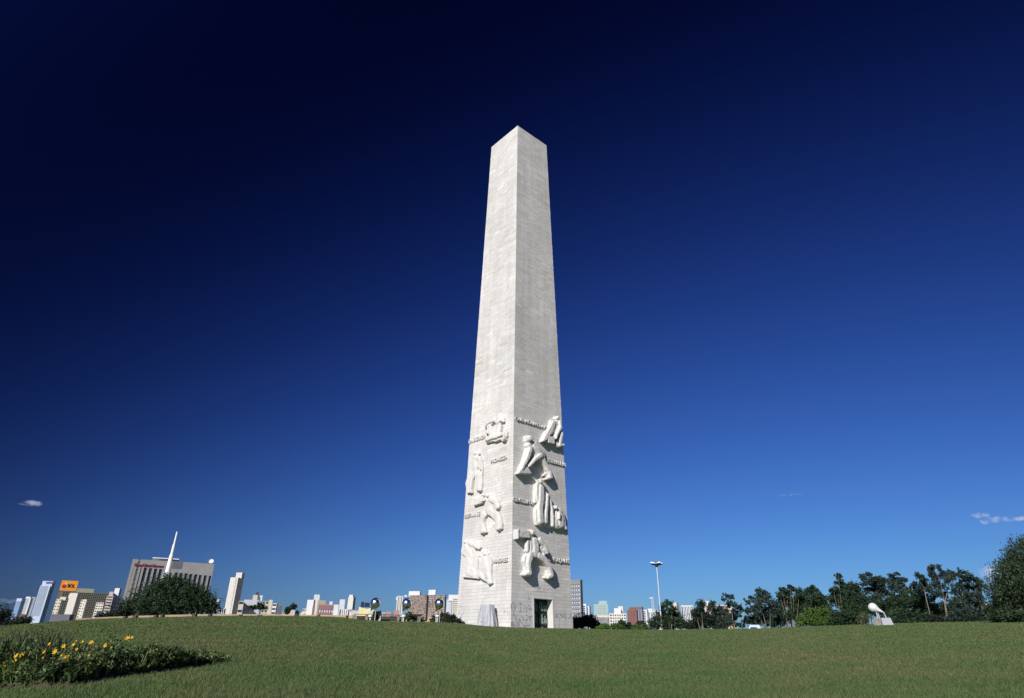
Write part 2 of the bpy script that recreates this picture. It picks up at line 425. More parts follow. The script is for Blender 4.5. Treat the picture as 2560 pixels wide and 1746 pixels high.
mb.add([P_(corner(i, zt-.001, .0)) for i in range(4)]+[P_(corner(i, zt+.02, .05)) for i in range(4)], [(4, 5, 6, 7), (0, 1, 5, 4), (1, 2, 6, 5), (2, 3, 7, 6), (3, 0, 4, 7)])
mb.build('top_slab', M['trav'], ob)
# door frame (reveals) and door
mb = MB(); REC = .85; v0 = (ZBOT-ZB)/FU[1].z; fr_w = .14
def fbox(mb, f_, u0, u1, v0_, v1_, w0, w1, t=.6):
    vs = [F3(f_, u0, v0_, w0), F3(f_, u1, v0_, w0), F3(f_, u1, v0_, w1), F3(f_, u0, v0_, w1), F3(f_, u0, v1_, w0), F3(f_, u1, v1_, w0), F3(f_, u1, v1_, w1), F3(f_, u0, v1_, w1)]
    mb.add([P_(v) for v in vs], BOXF, t)
fbox(mb, 1, du0-.1, du0+.05, v0, dtop, -REC, .03); fbox(mb, 1, du1-.05, du1+.1, v0, dtop, -REC, .03)
fbox(mb, 1, du0-.1, du1+.1, dtop+.002, dtop+.18, -REC, .03)
mb.build('door_frame', M['trav'], ob)
dr = MB(); fbox(dr, 1, du0+.03, du1-.03, v0, dtop-.01, -REC-.1, -REC+.02)
door = dr.build('door', M['bronze'], ob)
dw = du1-du0-.1
for ci in range(2):
    for ri in range(3):
        mb = MB(); ph = (dtop+.2)/2.45
        a = du0+.1+ci*dw/2; vb = dtop-.12-(ri+1)*ph
        fbox(mb, 1, a, a+dw/2-.1, vb+.12, vb+ph, -REC+.02, -REC+.07, t=0.0)
        for k in range(5):
            uu_ = a+.08+(dw/2-.26)*(k+random.uniform(.1, .6))/5; l0 = vb+.2+random.uniform(0, .1); l1 = vb+ph-.15-random.uniform(0, .5)
            pts = [F3(1, uu_+random.uniform(-.04, .04), l0+(l1-l0)*q/4, -REC+.1) for q in range(5)]
            mb.tube([P_(p) for p in pts], [.03, .06, .07, .055, .04], 6)
            mb.tube([P_(F3(1, uu_, l1+.02, -REC+.12)), P_(F3(1, uu_+.01, l1+.16, -REC+.12))], [.05, .045], 6)
        mb.t = [0.0]*8+[1.0]*(len(mb.v)-8); mb.build('door_panel', M['patina'], door)

# relief figures: slabs and limbs in face coordinates, merged to one carved body by a voxel remesh
def relief(f_, caps, label, org, sc, voxel=.05, boxes=(), polys=()):
    bm = bmesh.new()
    def clampu(u, v, rm):
        e_ = (SA-side(ZB+v))/2+.12+rm; return min(max(u, e_), SA-e_)
    def hull(pts):
        vs = [bm.verts.new(p) for p in pts]
        r = bmesh.ops.convex_hull(bm, input=vs)
        bmesh.ops.delete(bm, geom=[g_ for g_ in set(r['geom_interior']+r['geom_unused']) if isinstance(g_, bmesh.types.BMVert)], context='VERTS')
    for cpp in caps:
        dep = cpp[0]*(.98 if f_ else 1.05); pts = cpp[1:]
        P3 = []
        for (x, y, rad) in pts:
            X_, Y_ = org[0]+x*sc, org[1]+y*sc
            u, v = onface(f_, X_, Y_); P = F3(f_, u, v)
            rm = rad*sc*(P-EYEP).length/FPX*.82
            u = clampu(u, v, rm); P3.append((u, v, rm))
        for a, b_ in zip(P3[:-1], P3[1:]) if len(P3) > 1 else [(P3[0], P3[0])]:
            hp = []
            for (u, v, rm) in ((a, b_) if a is not b_ else (a,)):
                for (w_, k) in ((-.1, 1.02), (dep*.62, 1.0), (dep*.9, .84), (dep, .6)):
                    for q in range(12):
                        an = 2*math.pi*q/12
                        p = F3(f_, u+rm*k*1.05*math.cos(an), v+rm*k*1.06*math.sin(an), w_); hp.append(P_(p))
            hull(hp)
    for (x0, y0, x1, y1, x2, y2, x3, y3, dep) in boxes:
        dep *= .72
        hp = []
        for (x, y) in ((x0, y0), (x1, y1), (x2, y2), (x3, y3)):
            u, v = onface(f_, org[0]+x*sc, org[1]+y*sc); u = clampu(u, v, .05)
            hp += [P_(F3(f_, u, v, -.1)), P_(F3(f_, u, v, dep))]
        hull(hp)
    for (dep, pl) in polys:
        dep *= 1.0 if f_ else 1.1
        uv = [onface(f_, org[0]+x*sc, org[1]+y*sc) for x, y in pl]; uv = [(clampu(u, v, .05), v) for u, v in uv]
        lo_ = [bm.verts.new(P_(F3(f_, u, v, -.1))) for u, v in uv]; hi_ = [bm.verts.new(P_(F3(f_, u, v, dep))) for u, v in uv]
        k_ = len(uv); nf = [bm.faces.new(lo_), bm.faces.new(hi_)]
        for i in range(k_): bm.faces.new((lo_[i], lo_[(i+1) % k_], hi_[(i+1) % k_], hi_[i]))
        bmesh.ops.triangulate(bm, faces=nf)
    bmesh.ops.recalc_face_normals(bm, faces=bm.faces[:])
    me = bpy.data.meshes.new('relief_figure'); bm.to_mesh(me); bm.free()
    tmp = bpy.data.objects.new('tmp', me); COL.objects.link(tmp)
    md = tmp.modifiers.new('r', 'REMESH'); md.mode = 'VOXEL'; md.voxel_size = voxel
    ms = tmp.modifiers.new('s', 'SMOOTH'); ms.factor = .5; ms.iterations = 1
    tx = bpy.data.textures.get('chisel') or bpy.data.textures.new('chisel', 'CLOUDS'); tx.noise_scale = .5; tx.noise_depth = 3
    dm = tmp.modifiers.new('d', 'DISPLACE'); dm.texture = tx; dm.strength = .075; dm.mid_level = .5
    dg = bpy.context.evaluated_depsgraph_get(); me2 = bpy.data.meshes.new_from_object(tmp.evaluated_get(dg))
    bpy.data.objects.remove(tmp)
    me2.name = 'relief_figure'
    nv = len(me2.vertices); a_ = me2.attributes.new('tint', 'FLOAT', 'POINT'); a_.data.foreach_set('value', [.62]*nv)
    me2.materials.clear(); me2.materials.append(M['trav'])
    o = link('relief_figure', me2, M['trav'], ob, True); o['label'] = label
    return o
Z4 = ((1270, 1030), .10095); Z5 = ((1150, 1030), .08833); Z6 = ((1150, 1160), .12613); Z7 = ((1150, 1340), .08833); Z8 = ((1270, 1310), .10726); Z6b = ((1270, 1180), .10726); Z1 = ((1140, 1020), .18927)
relief(1, [(.75, (1150, 180, 62)), (.6, (1090, 290, 70), (1200, 300, 75)), (.65, (1060, 300, 75), (990, 480, 100), (840, 700, 70)), (.5, (1080, 420, 80), (960, 560, 80)),
           (.85, (1195, 290, 60), (1205, 430, 58), (1110, 600, 45), (1090, 690, 30)), (.75, (1250, 560, 48), (1225, 700, 68), (1205, 850, 62), (1295, 850, 36)), (.7, (820, 720, 55), (780, 750, 25))],
       'crouching stone figure working over a block, top of the right face', *Z4, polys=[(0.42,[(1105,150),(1150,120),(1185,140),(1200,200),(1180,245),(1130,240),(1100,200)]),(0.45,[(1000,220),(1080,180),(1100,300),(1050,330),(1070,440),(1060,560),(960,620),(900,680),(880,760),(770,770),(790,680),(860,520),(950,430),(990,330)]),(0.5,[(1100,270),(1200,230),(1270,290),(1260,400),(1200,520),(1150,560),(1130,690),(1080,700),(1060,640),(1090,560),(1080,450),(1110,380)]),(0.5,[(1220,520),(1270,500),(1310,570),(1280,680),(1270,800),(1320,830),(1310,880),(1160,900),(1140,840),(1160,720),(1200,640)])], boxes=[(905, 650, 1060, 640, 1070, 830, 920, 790, .9)])
relief(1, [(.9, (450, 690, 95)), (.75, (450, 860, 85), (480, 930, 90)), (.7, (600, 870, 125), (700, 1000, 130), (740, 1110, 110)), (.8, (470, 940, 75), (400, 1160, 72), (310, 1330, 55), (260, 1430, 55)),
           (.85, (720, 1110, 70), (560, 1230, 55), (430, 1370, 45)), (.7, (740, 1130, 100), (860, 1330, 85), (950, 1540, 72)), (.75, (950, 1540, 72), (985, 1640, 62), (880, 1680, 38)), (.5, (800, 1000, 60), (820, 1130, 50))],
       'striding bent stone figure holding a tool, second on the right face', *Z4, polys=[(0.5,[(370,640),(400,600),(480,600),(545,640),(555,710),(520,750),(440,790),(380,760)]),(0.48,[(385,860),(400,770),(500,790),(560,750),(650,745),(740,820),(800,930),(840,1050),(850,1150),(760,1200),(690,1190),(600,1130),(570,1030),(540,930),(420,920)]),(0.46,[(400,930),(480,920),(550,1000),(540,1080),(470,1150),(430,1250),(380,1330),(300,1400),(230,1400),(290,1290),(340,1130),(370,1020)]),(0.55,[(600,1080),(680,1170),(560,1280),(460,1370),(400,1400),(380,1350),(470,1260),(560,1160)]),(0.45,[(690,1180),(840,1150),(930,1340),(990,1480),(1010,1600),(930,1625),(810,1600),(850,1540),(890,1520),(830,1400),(760,1300)])], boxes=[(250, 1400, 400, 1400, 500, 1560, 150, 1560, .95)])
relief(1, [(.75, (690, 245, 72)), (.75, (700, 400, 100), (700, 620, 105), (670, 850, 100), (690, 1160, 105)), (.6, (620, 330, 55), (610, 560, 45), (625, 700, 40)),
           (.7, (850, 560, 45), (815, 950, 52), (800, 1180, 62)), (.4, (880, 1060, 30), (890, 1230, 60)), (.55, (890, 560, 20), (960, 830, 38), (985, 1090, 45), (985, 1260, 48)),
           (.75, (1045, 850, 48)), (.6, (1140, 930, 75), (1170, 1100, 110), (1170, 1230, 115)), (.5, (1090, 1100, 80), (1090, 1240, 90)), (.45, (1200, 1150, 100), (1300, 1330, 40)), (.8, (1110, 1000, 40), (1100, 1110, 30))],
       'group of robed standing and kneeling stone figures, third on the right face', *Z6b, polys=[(0.5,[(620,200),(680,180),(730,200),(750,260),(730,300),(640,300)]),(0.46,[(590,310),(640,280),(740,290),(770,400),(810,520),(830,600),(800,660),(790,760),(740,900),(730,1100),(740,1270),(610,1250),(590,1150),(580,900),(640,740),(570,740),(575,500)]),(0.5,[(820,470),(870,520),(860,640),(840,760),(830,900),(870,1000),(840,1060),(830,1260),(770,1230),(750,1100),(790,900),(820,700),(800,560)]),(0.42,[(880,520),(920,580),(970,740),(1000,900),(1010,1060),(1010,1290),(950,1280),(940,1080),(930,850),(890,680)]),(0.25,[(730,1200),(1010,1230),(1010,1310),(730,1285)]),(0.42,[(1000,800),(1040,790),(1070,830),(1150,830),(1220,900),(1260,1010),(1280,1150),(1290,1270),(1370,1360),(1270,1310),(1100,1340),(1020,1310),(1010,1120),(1060,980),(1080,880),(1010,870)])])
relief(1, [(.85, (485, 225, 72)), (.65, (560, 400, 95), (585, 560, 110), (580, 690, 115)), (.5, (410, 420, 42), (400, 640, 40)), (.75, (660, 380, 58), (770, 530, 50), (830, 690, 38)), (.6, (690, 560, 22), (780, 730, 28)),
           (.8, (430, 790, 100), (390, 930, 72), (415, 1170, 66), (310, 1195, 34)), (.72, (650, 760, 90), (770, 850, 95), (880, 980, 85), (940, 1210, 68), (850, 1265, 42)), (.6, (470, 730, 85), (640, 730, 90))],
       'stone figure with wide stance carrying a chest on its shoulder, above the door', *Z8, polys=[(0.5,[(420,230),(440,150),(480,130),(540,150),(555,230),(540,320),(450,320),(420,280)]),(0.48,[(430,330),(520,310),(640,320),(670,420),(650,560),(700,650),(690,710),(560,720),(430,710),(460,600),(450,450)]),(0.3,[(360,430),(440,420),(460,560),(420,660),(370,650)]),(0.5,[(640,320),(700,360),(770,470),(830,600),(850,670),(830,720),(770,720),(740,680),(760,600),(700,500),(660,430)]),(0.5,[(430,690),(560,690),(560,740),(510,830),(450,900),(470,1000),(480,1130),(490,1230),(400,1240),(270,1190),(290,1150),(350,1130),(340,1000),(310,880),(320,780),(370,710)]),(0.46,[(560,720),(690,700),(790,750),(850,870),(930,970),(990,1110),(1010,1200),(970,1240),(900,1290),(800,1280),(800,1230),(860,1190),(850,1080),(800,980),(700,880),(620,800)])], boxes=[(105, 150, 160, 130, 160, 360, 105, 370, 1.0), (170, 150, 420, 180, 430, 350, 170, 330, .9)])
relief(0, [(.5, (1180, 190, 110), (1140, 300, 100)), (.45, (1020, 260, 70), (860, 310, 75), (800, 390, 55)), (.55, (1230, 270, 60)), (.4, (1130, 380, 85), (1120, 620, 85)), (.4, (900, 450, 60), (930, 610, 70)),
           (.6, (850, 800, 85), (1000, 730, 100), (1150, 700, 95)), (.6, (1150, 720, 60), (1340, 650, 52), (1330, 800, 48)), (.45, (1230, 420, 25), (1200, 570, 22))],
       'kneeling bent stone figure high on the left face', *Z5, polys=[(0.3,[(860,240),(1000,200),(1050,110),(1120,60),(1220,100),(1290,190),(1300,300),(1220,320),(1200,420),(1200,600),(1090,640),(1040,560),(1060,330),(1000,300),(960,370),(900,410),(750,480),(740,440),(790,400),(760,290),(790,270)]),(0.36,[(820,470),(930,420),(950,560),(1050,620),(1180,620),(1300,590),(1390,570),(1390,700),(1350,790),(1280,870),(1210,800),(1050,870),(1000,850),(800,900),(760,780),(900,720),(870,640),(760,620),(830,560)])])
relief(0, [(.5, (500, 1190, 75)), (.42, (470, 1330, 85), (600, 1330, 75), (580, 1560, 95)), (.42, (480, 1400, 95), (480, 1640, 105), (500, 1780, 95)), (.5, (640, 1400, 42), (650, 1650, 36)),
           (.5, (400, 1800, 70), (380, 2010, 72), (360, 2270, 62)), (.5, (590, 1780, 80), (600, 2010, 80), (610, 2210, 72))],
       'standing stone figure with hanging arms, left edge of the left face', *Z5, polys=[(0.3,[(430,1150),(480,1110),(550,1130),(600,1180),(590,1230),(520,1250),(440,1220)]),(0.28,[(400,1330),(450,1280),(540,1240),(620,1290),(670,1400),(690,1600),(680,1800),(470,1830),(400,1980),(286,1980),(280,1800),(330,1600),(370,1450)]),(0.32,[(400,1960),(400,2315),(243,2315),(214,2043),(286,1786)]),(0.32,[(471,1815),(671,1772),(685,2043),(657,2243),(514,2243),(485,2043)])])
relief(0, [(.55, (600, 640, 52)), (.5, (650, 710, 60), (750, 770, 58), (785, 880, 48)), (.45, (610, 780, 80), (600, 900, 90), (640, 960, 95)), (.5, (490, 640, 14), (560, 640, 18)),
           (.5, (500, 1030, 72), (480, 1200, 58), (500, 1345, 62)), (.5, (770, 1030, 78), (800, 1150, 66), (810, 1280, 62)), (.5, (560, 720, 40), (480, 740, 40))],
       'walking stone figure holding out a load, third on the left face', *Z6, polys=[(0.32,[(540,600),(620,590),(720,650),(790,720),(830,830),(820,880),(740,910),(710,830),(640,730),(560,740),(510,650)]),(0.3,[(540,640),(650,740),(720,840),(740,920),(800,970),(480,970),(520,850),(540,740)]),(0.34,[(470,950),(640,960),(600,1000),(510,1110),(530,1250),(570,1370),(430,1380),(430,1250),(430,1100)]),(0.34,[(600,970),(800,950),(850,1050),(880,1180),(870,1300),(740,1310),(760,1200),(710,1110),(620,1020)])], boxes=[(285, 700, 490, 680, 490, 790, 320, 840, .6)])
relief(0, [(.45, (215, 180, 62)), (.4, (320, 200, 70), (430, 270, 65), (560, 335, 58)), (.4, (230, 330, 80), (300, 500, 150), (340, 650, 170)), (.4, (330, 700, 190), (300, 1000, 165), (420, 1060, 150)),
           (.5, (775, 520, 58)), (.45, (760, 680, 100), (800, 900, 120), (830, 1130, 100)), (.45, (860, 1150, 70), (890, 1340, 52)), (.35, (620, 680, 55), (620, 900, 50)), (.42, (640, 1120, 90), (720, 1220, 40))],
       'pair of broad robed stone figures low on the left face', *Z7, polys=[(0.3,[(90,400),(150,250),(160,130),(250,90),(290,130),(400,150),(480,280),(600,270),(640,330),(600,400),(500,390),(440,330),(480,430),(600,580),(560,700),(560,1100),(600,1230),(380,1170),(240,1190),(120,1190),(160,900),(200,600),(90,500)]),(0.3,[(700,500),(760,470),(840,490),(840,570),(920,600),(950,800),(930,1050),(960,1350),(860,1400),(830,1340),(780,1300),(640,1230),(570,1100),(580,880),(580,650),(690,580)])], boxes=[(120, 1100, 600, 1100, 600, 1230, 130, 1180, .5)])

# raised lettering
fnt = bpy.data.fonts.load('<builtin>') if '<builtin>' not in bpy.data.fonts else bpy.data.fonts['<builtin>']
def text_mesh(s, ext=0.0, shear=0.0, bold=0.0):
    cu = bpy.data.curves.new('lettering', 'FONT'); cu.body = s; cu.size = 1; cu.extrude = ext; cu.resolution_u = 2; cu.shear = shear; cu.offset = bold
    o = bpy.data.objects.new('tmp', cu); COL.objects.link(o)
    dg = bpy.context.evaluated_depsgraph_get(); dg.update(); me = bpy.data.meshes.new_from_object(o.evaluated_get(dg)); bpy.data.objects.remove(o)
    v = np.empty(len(me.vertices)*3, dtype=np.float32); me.vertices.foreach_get('co', v); v = v.reshape(-1, 3)
    return me, v
def face_text(f_, s, p0, p1, hpx, dep):
    u0, v0_ = onface(f_, *p0); u1, _ = onface(f_, *p1)
    P = F3(f_, u0, v0_); hm = hpx*(P-EYEP).length/FPX/math.cos(math.asin(pxdir(*p0).z))*1.0
    me, v = text_mesh(s, 1.0, bold=.012)
    v[:, 0] = (v[:, 0]-v[:, 0].min())/(v[:, 0].max()-v[:, 0].min())*(u1-u0)+u0
    v[:, 1] = v[:, 1]/.7*hm + v0_
    w_ = np.where(v[:, 2] > 0, dep, -.05)
    q = np.array([P_(F3(f_, float(a), float(b_), float(c_))) for a, b_, c_ in zip(v[:, 0], v[:, 1], w_)], dtype=np.float32)
    me.vertices.foreach_set('co', q.ravel()); me.update(); me.name = 'lettering'
    a_ = me.attributes.new('tint', 'FLOAT', 'POINT'); a_.data.foreach_set('value', [.55]*len(me.vertices))
    me.materials.clear()
    o = link('lettering', me, M['trav'], ob); o['label'] = 'raised stone lettering '+s
face_text(1, 'QUE HOUVERAM', (1286, 1050), (1366, 1076), 8.0, .17)
face_text(1, 'AS TERRAS E AS', (1360, 1154), (1413, 1166), 9.0, .17)
face_text(1, 'GENTES POR', (1280.5, 1253), (1333, 1268), 9.0, .17)
face_text(1, 'SUA FORÇA E FÉ', (1364, 1402), (1422, 1410.5), 9.0, .17)
face_text(0, 'DA SAGRADA', (1173.5, 1110), (1215, 1095), 9.5, .15)
face_text(0, 'PROMESSA', (1229, 1159.5), (1269, 1148), 9.0, .17)
face_text(0, 'FEITA A SEUS', (1163, 1297.5), (1211, 1287), 9.5, .15)
face_text(0, 'MAIORES', (1235.5, 1409), (1271, 1403), 9.0, .17)

# faded spray marks near the base
gf = MB()
def stroke(f_, pts, wd=.05, org=(0, 0), sc=1.0):
    uv = [onface(f_, org[0]+x*sc, org[1]+y*sc) for x, y in pts]
    for (a, b_) in zip(uv[:-1], uv[1:]):
        d = Vector((b_[0]-a[0], b_[1]-a[1]))
        if d.length < 1e-4: continue
        n_ = Vector((-d.y, d.x)).normalized()*wd/2
        vs = [F3(f_, a[0]+n_.x, a[1]+n_.y, .02), F3(f_, a[0]-n_.x, a[1]-n_.y, .02), F3(f_, b_[0]-n_.x, b_[1]-n_.y, .02), F3(f_, b_[0]+n_.x, b_[1]+n_.y, .02)]
        gf.add([P_(v) for v in vs], [(0, 1, 2, 3)])
Z3 = ((1270, 1420), .10726); Z2 = ((1140, 1440), .09464)
oval = [(118+52*math.cos(t*.4488), 905+105*math.sin(t*.4488)) for t in range(15)]
stroke(1, oval, .11, *Z3); stroke(1, [(80, 830), (160, 980)], .06, *Z3); stroke(1, [(155, 860), (90, 960)], .05, *Z3)
for pl, wd in (([(250, 830), (315, 830)], .07), ([(285, 830), (290, 1020)], .06), ([(245, 1020), (330, 1020)], .05), ([(375, 850), (430, 930), (430, 1030)], .06), ([(490, 855), (430, 930)], .05),
               ([(375, 850), (375, 1020), (430, 1030)], .04), ([(470, 890), (520, 905), (545, 960), (500, 985), (475, 950), (540, 920)], .06), ([(90, 1050), (110, 1110), (130, 1050), (150, 1110)], .07),
               ([(220, 1090), (235, 1120)], .1), ([(270, 1230), (330, 1310), (400, 1350), (520, 1335)], .09), ([(455, 1130), (490, 1160), (530, 1140), (490, 1190)], .08),
               ([(60, 1300), (90, 1250), (130, 1300), (60, 1330), (180, 1330)], .08), ([(100, 1240), (110, 1390)], .07), ([(370, 1340), (370, 1400)], .16), ([(470, 640), (500, 740), (450, 700)], .06),
               ([(620, 460), (625, 500)], .08), ([(680, 455), (745, 455)], .06), ([(712, 440), (712, 510)], .06), ([(800, 470), (830, 510)], .06), ([(910, 495), (955, 505)], .1), ([(600, 550), (850, 560)], .035),
               ([(1190, 1180), (1200, 1400)], .04), ([(1480, 1150), (1490, 1270)], .09), ([(1090, 690), (1120, 700)], .07)):
    stroke(1, pl, wd, *Z3)
for k in range(34):
    x = random.uniform(1080, 1480); y = random.uniform(1040, 1150); stroke(1, [(x, y), (x+random.uniform(-12, 12), y+random.uniform(20, 60)), (x+random.uniform(-15, 15), y+random.uniform(30, 90))], random.uniform(.03, .06), *Z3)
for k in range(30):
    x = random.uniform(150, 550); y = random.uniform(1080, 1330); stroke(1, [(x, y), (x+random.uniform(-20, 20), y+random.uniform(10, 60)), (x+random.uniform(-25, 25), y+random.uniform(0, 70))], random.uniform(.03, .05), *Z3)
for (xa, xb, ya, yb, n_) in ((40, 240, 780, 1000, 12), (630, 900, 750, 900, 10), (1220, 1380, 700, 1010, 10), (620, 740, 1170, 1240, 5), (120, 200, 930, 1100, 4), (1110, 1150, 720, 800, 2)):
    for k in range(n_):
        x = random.uniform(xa, xb); y = random.uniform(ya, yb); stroke(0, [(x, y), (x+random.uniform(-20, 20), y+random.uniform(20, 70)), (x+random.uniform(-25, 25), y+random.uniform(10, 60))], random.uniform(.03, .06), *Z2)
q = gf.build('spray_paint_marks', M['graf'], ob); q['kind'] = 'stuff'

# tarpaulin cover standing against the left face
u_, v_ = onface(0, 1234, 1568)
base = F3(0, u_+.05, v_, .95)
tp = empty('covered_pedestal', (base.x, base.y, ZB-.4), math.atan2(FE[0].y, FE[0].x), 'grey tarpaulin draped over a pedestal at the foot of the obelisk', 'covered pedestal')
mb = MB(); nseg = 56; rows = 12; Ht = 2.62
for j in range(rows+1):
    t = j/rows; z = Ht*(1-t); hw = .72+.42*t; hd = .5+.3*t
    if j == 0: hw, hd = .7, .48
    for k in range(nseg):
        a = 2*math.pi*k/nseg; ca, sa = math.cos(a), math.sin(a)
        q = (abs(ca)**4+abs(sa)**4)**-.25
        fold = 1+(.11*math.sin(a*6+1.5*math.sin(3*t)+.6)*t**.6 + .035*math.sin(a*13+2+t))*min(1, t*2.5)
        mb.v.append((hw*ca*q*fold, hd*sa*q*fold, z)); mb.t.append(.5)
for j in range(rows):
    for k in range(nseg):
        a = j*nseg+k; b_ = j*nseg+(k+1) % nseg; mb.f.append((a, a+nseg, b_+nseg, b_))
mb.f.append(tuple(range(nseg)))
mb.build('tarpaulin', M['tarp'], tp)
mb = MB(); mb.tube([(math.cos(k*.5236)*.99, math.sin(k*.5236)*.70, .95) for k in range(13)], .02, 5); mb.build('rope', M['darkstone'], tp)

# ---------------------------------------------------------------- buildings
def building(name, label, cat, xL, xR, yT, D, wall='white', pane='glass', nx=0, nz=0, side=0, zb=-5, pier=.45, span=.45, marg=(.06, .06, .04, .03), single=False, roofs=(), sidewin=None, depth=None, group=None, yaw=None, mix=None):
    """front face spans photo columns xL..xR at its roof line yT, D metres away; side = px of flank seen on the right (+) or left (-)"""
    a = at(xL, yT, D); b_ = at(xR, yT, D); z1 = (a.z+b_.z)/2; mid = (a+b_)/2; azm = math.atan2(mid.x, mid.y)
    wpx = math.hypot(b_.x-a.x, b_.y-a.y)
    be = yaw if yaw is not None else (R(24) if side else 0)
    sg = 1 if side >= 0 else -1
    W_ = wpx/math.cos(be); dep = depth or (abs(side)*wpx/max(1, abs(xR-xL))/math.sin(be) if side else max(8, W_*.6))
    ang = -azm - sg*be
    o = empty(name, (mid.x, mid.y, zb), ang, label, cat, group)
    Hh = z1-zb; th = .35; hw = W_/2
    wb = MB(); panes = []
    def facade(w0, H_, org, ax, nxx, nzz, mg, pr, sp):
        """org origin (x,y) of left bottom, ax unit dir along; outward = ax rotated -90"""
        nrm = (ax[1], -ax[0])
        def bx(u0, u1, z0, z1_, d0, d1, tgt):
            vs = []
            for z in (z0, z1_):
                for (u, d) in ((u0, d0), (u1, d0), (u1, d1), (u0, d1)):
                    vs.append((org[0]+ax[0]*u-nrm[0]*d, org[1]+ax[1]*u-nrm[1]*d, z))
            tgt.add(vs, BOXF)
        if not nxx:
            bx(0, w0, 0, H_, 0, th, wb); return
        zv = min(.7*H_, max(0, EYE+.034*D-zb)); Hv = H_-zv        # storeys are laid out over the part that rises above the lawn
        L_, R_, T_, B_ = mg[0]*w0, w0-mg[1]*w0, H_-mg[2]*Hv, zv+mg[3]*Hv
        if nzz > 1:
            ch_ = (T_-B_)/nzz; ex_ = int(B_*.8/ch_); ex_ = min(ex_, 9); nzz += ex_; B_ -= ex_*ch_
        else: B_ *= .4
        bx(0, L_, 0, H_, 0, th, wb); bx(R_, w0, 0, H_, 0, th, wb); bx(L_, R_, T_, H_, 0, th, wb); bx(L_, R_, 0, B_, 0, th, wb)
        cw = (R_-L_)/nxx; chh = (T_-B_)/nzz
        for i in range(nxx):
            if i: bx(L_+i*cw-cw*pr/2, L_+i*cw+cw*pr/2, B_, T_, 0, th, wb)
            a_ = L_+i*cw+(cw*pr/2 if i else 0); b2 = L_+(i+1)*cw-(cw*pr/2 if i < nxx-1 else 0)
            for j in range(nzz):
                if j or sp: bx(a_, b2, B_+j*chh, B_+j*chh+chh*sp, .012, th-.01, wb)
                pm = MB(); bx(a_, b2, B_+j*chh+chh*sp, B_+(j+1)*chh, .25, .33, pm); panes.append(pm)
    facade(W_, Hh, (-hw, 0), (1, 0), nx, nz, marg, pier, span)
    fx = hw-.001; bk = dep
    sw = sidewin or (0, 0)
    wb2 = wb
    def flank(): facade(dep-th-.006, Hh-.002, (hw, th+.003), (0, 1), sw[0], sw[1], (.08, .08, .05, .03), pier, span)
    def flankL(): facade(dep-th-.006, Hh-.002, (-hw, dep-.003), (0, -1), sw[0], sw[1], (.08, .08, .05, .03), pier, span)
    flank(); flankL()
    wb.box(-hw, hw, dep, dep+th, 0, Hh-.004)
    wb.build('wall', M[wall], o)
    rb = MB(); rb.box(-hw+th+.01, hw-th-.01, th+.01, dep-.01, Hh-.9, Hh-.35); rb.build('roof', M['midgrey'], o)
    if panes:
        if single and len(panes) <= 120:
            for pm in panes: pm.build('window', M[pane], o)
        else:
            al, a2 = MB(), MB()
            for pm in panes: (a2 if mix and random.random() < mix[1] else al).add(pm.v, pm.f)
            q = al.build('windows', M[pane], o); q['kind'] = 'stuff'
            if a2.v: q = a2.build('window_blinds', M[mix[0]], o); q['kind'] = 'stuff'
    for rf in roofs:
        (x0, x1, yt, d_) = rf[:4]; mt = rf[4] if len(rf) > 4 else wall; nm = rf[5] if len(rf) > 5 else 'roof_block'
        p = at(x0, yt, D+d_); q = at(x1, yt, D+d_); c_ = (p+q)/2
        lp = Matrix.Rotation(-ang, 4, 'Z') @ Vector((c_.x-mid.x, c_.y-mid.y, 0)); wd = math.hypot(q.x-p.x, q.y-p.y)
        rb = MB(); dd = min(dep*.7, max(3, wd*.8)); y0 = min(max(lp.y, .6), max(.6, dep-dd))
        rb.box(lp.x-wd/2, lp.x+wd/2, y0, y0+dd, Hh-.34, c_.z-zb); rb.build(nm, M[mt], o)
    return o, mid, ang, W_, Hh, dep
BG = 'high-rise buildings beyond the park'
def sign_text(o, s, xc, z, wid, hgt, m, shear=0, name='sign_lettering', d=-.06, ext=.12):
    me, v = text_mesh(s, 1.0, shear, .02)
    v[:, 0] = (v[:, 0]-v[:, 0].min())/(v[:, 0].max()-v[:, 0].min())*wid + xc - wid/2
    zz = v[:, 1]*hgt/.7 + z; yy = np.where(v[:, 2] > 0, d-ext, d+.02)
    q = np.stack([v[:, 0], yy, zz], -1).astype(np.float32); me.vertices.foreach_set('co', q.ravel()); me.update(); me.materials.clear(); me.name = name
    return link(name, me, m, o)

# far left cluster
building('tower_block', 'narrow pale blue glassy tower at the far left of the skyline', 'tower', 41, 53, 1503, 520, 'paleblue', 'palepane', 1, 18, side=7, span=.8, roofs=[(46, 60, 1497, 3, 'bluewhite')])
building('tower_block', 'white tower with balcony stripes and sloping parapet beside the big striped tower', 'tower', 66, 78, 1496, 480, 'white', 'palepane', 1, 16, side=3, span=.6, marg=(.02, .3, .03, .03), roofs=[(70, 82, 1493, 3)])
building('tower_block', 'slim grey lilac tower tucked behind the big striped tower', 'tower', 80, 90, 1493, 510, 'offwhite', 'palepane', 1, 1, marg=(.1, .45, .08, .1), span=.0)
o_, mid, ang, W_, Hh, dep = building('striped_tower', 'tall white tower with lilac window bands and a rooftop sign panel', 'tower', 101, 126, 1465, 430, 'bluewhite', 'palepane', 1, 21, side=10, span=.55, marg=(.06, .14, .03, .02),
    roofs=[(106, 134, 1453, 0.4, 'bluewhite', 'sign_panel'), (135, 140, 1457, 6, 'white')])
sign_text(o_, 'atrium', 1.6, Hh+1.3, 4.0, 1.2, M['purpletext'], d=.3)
building('house', 'low house with a terracotta roof between the pale blue and striped towers', 'house', 50, 66, 1536, 300, 'rust', nx=0)
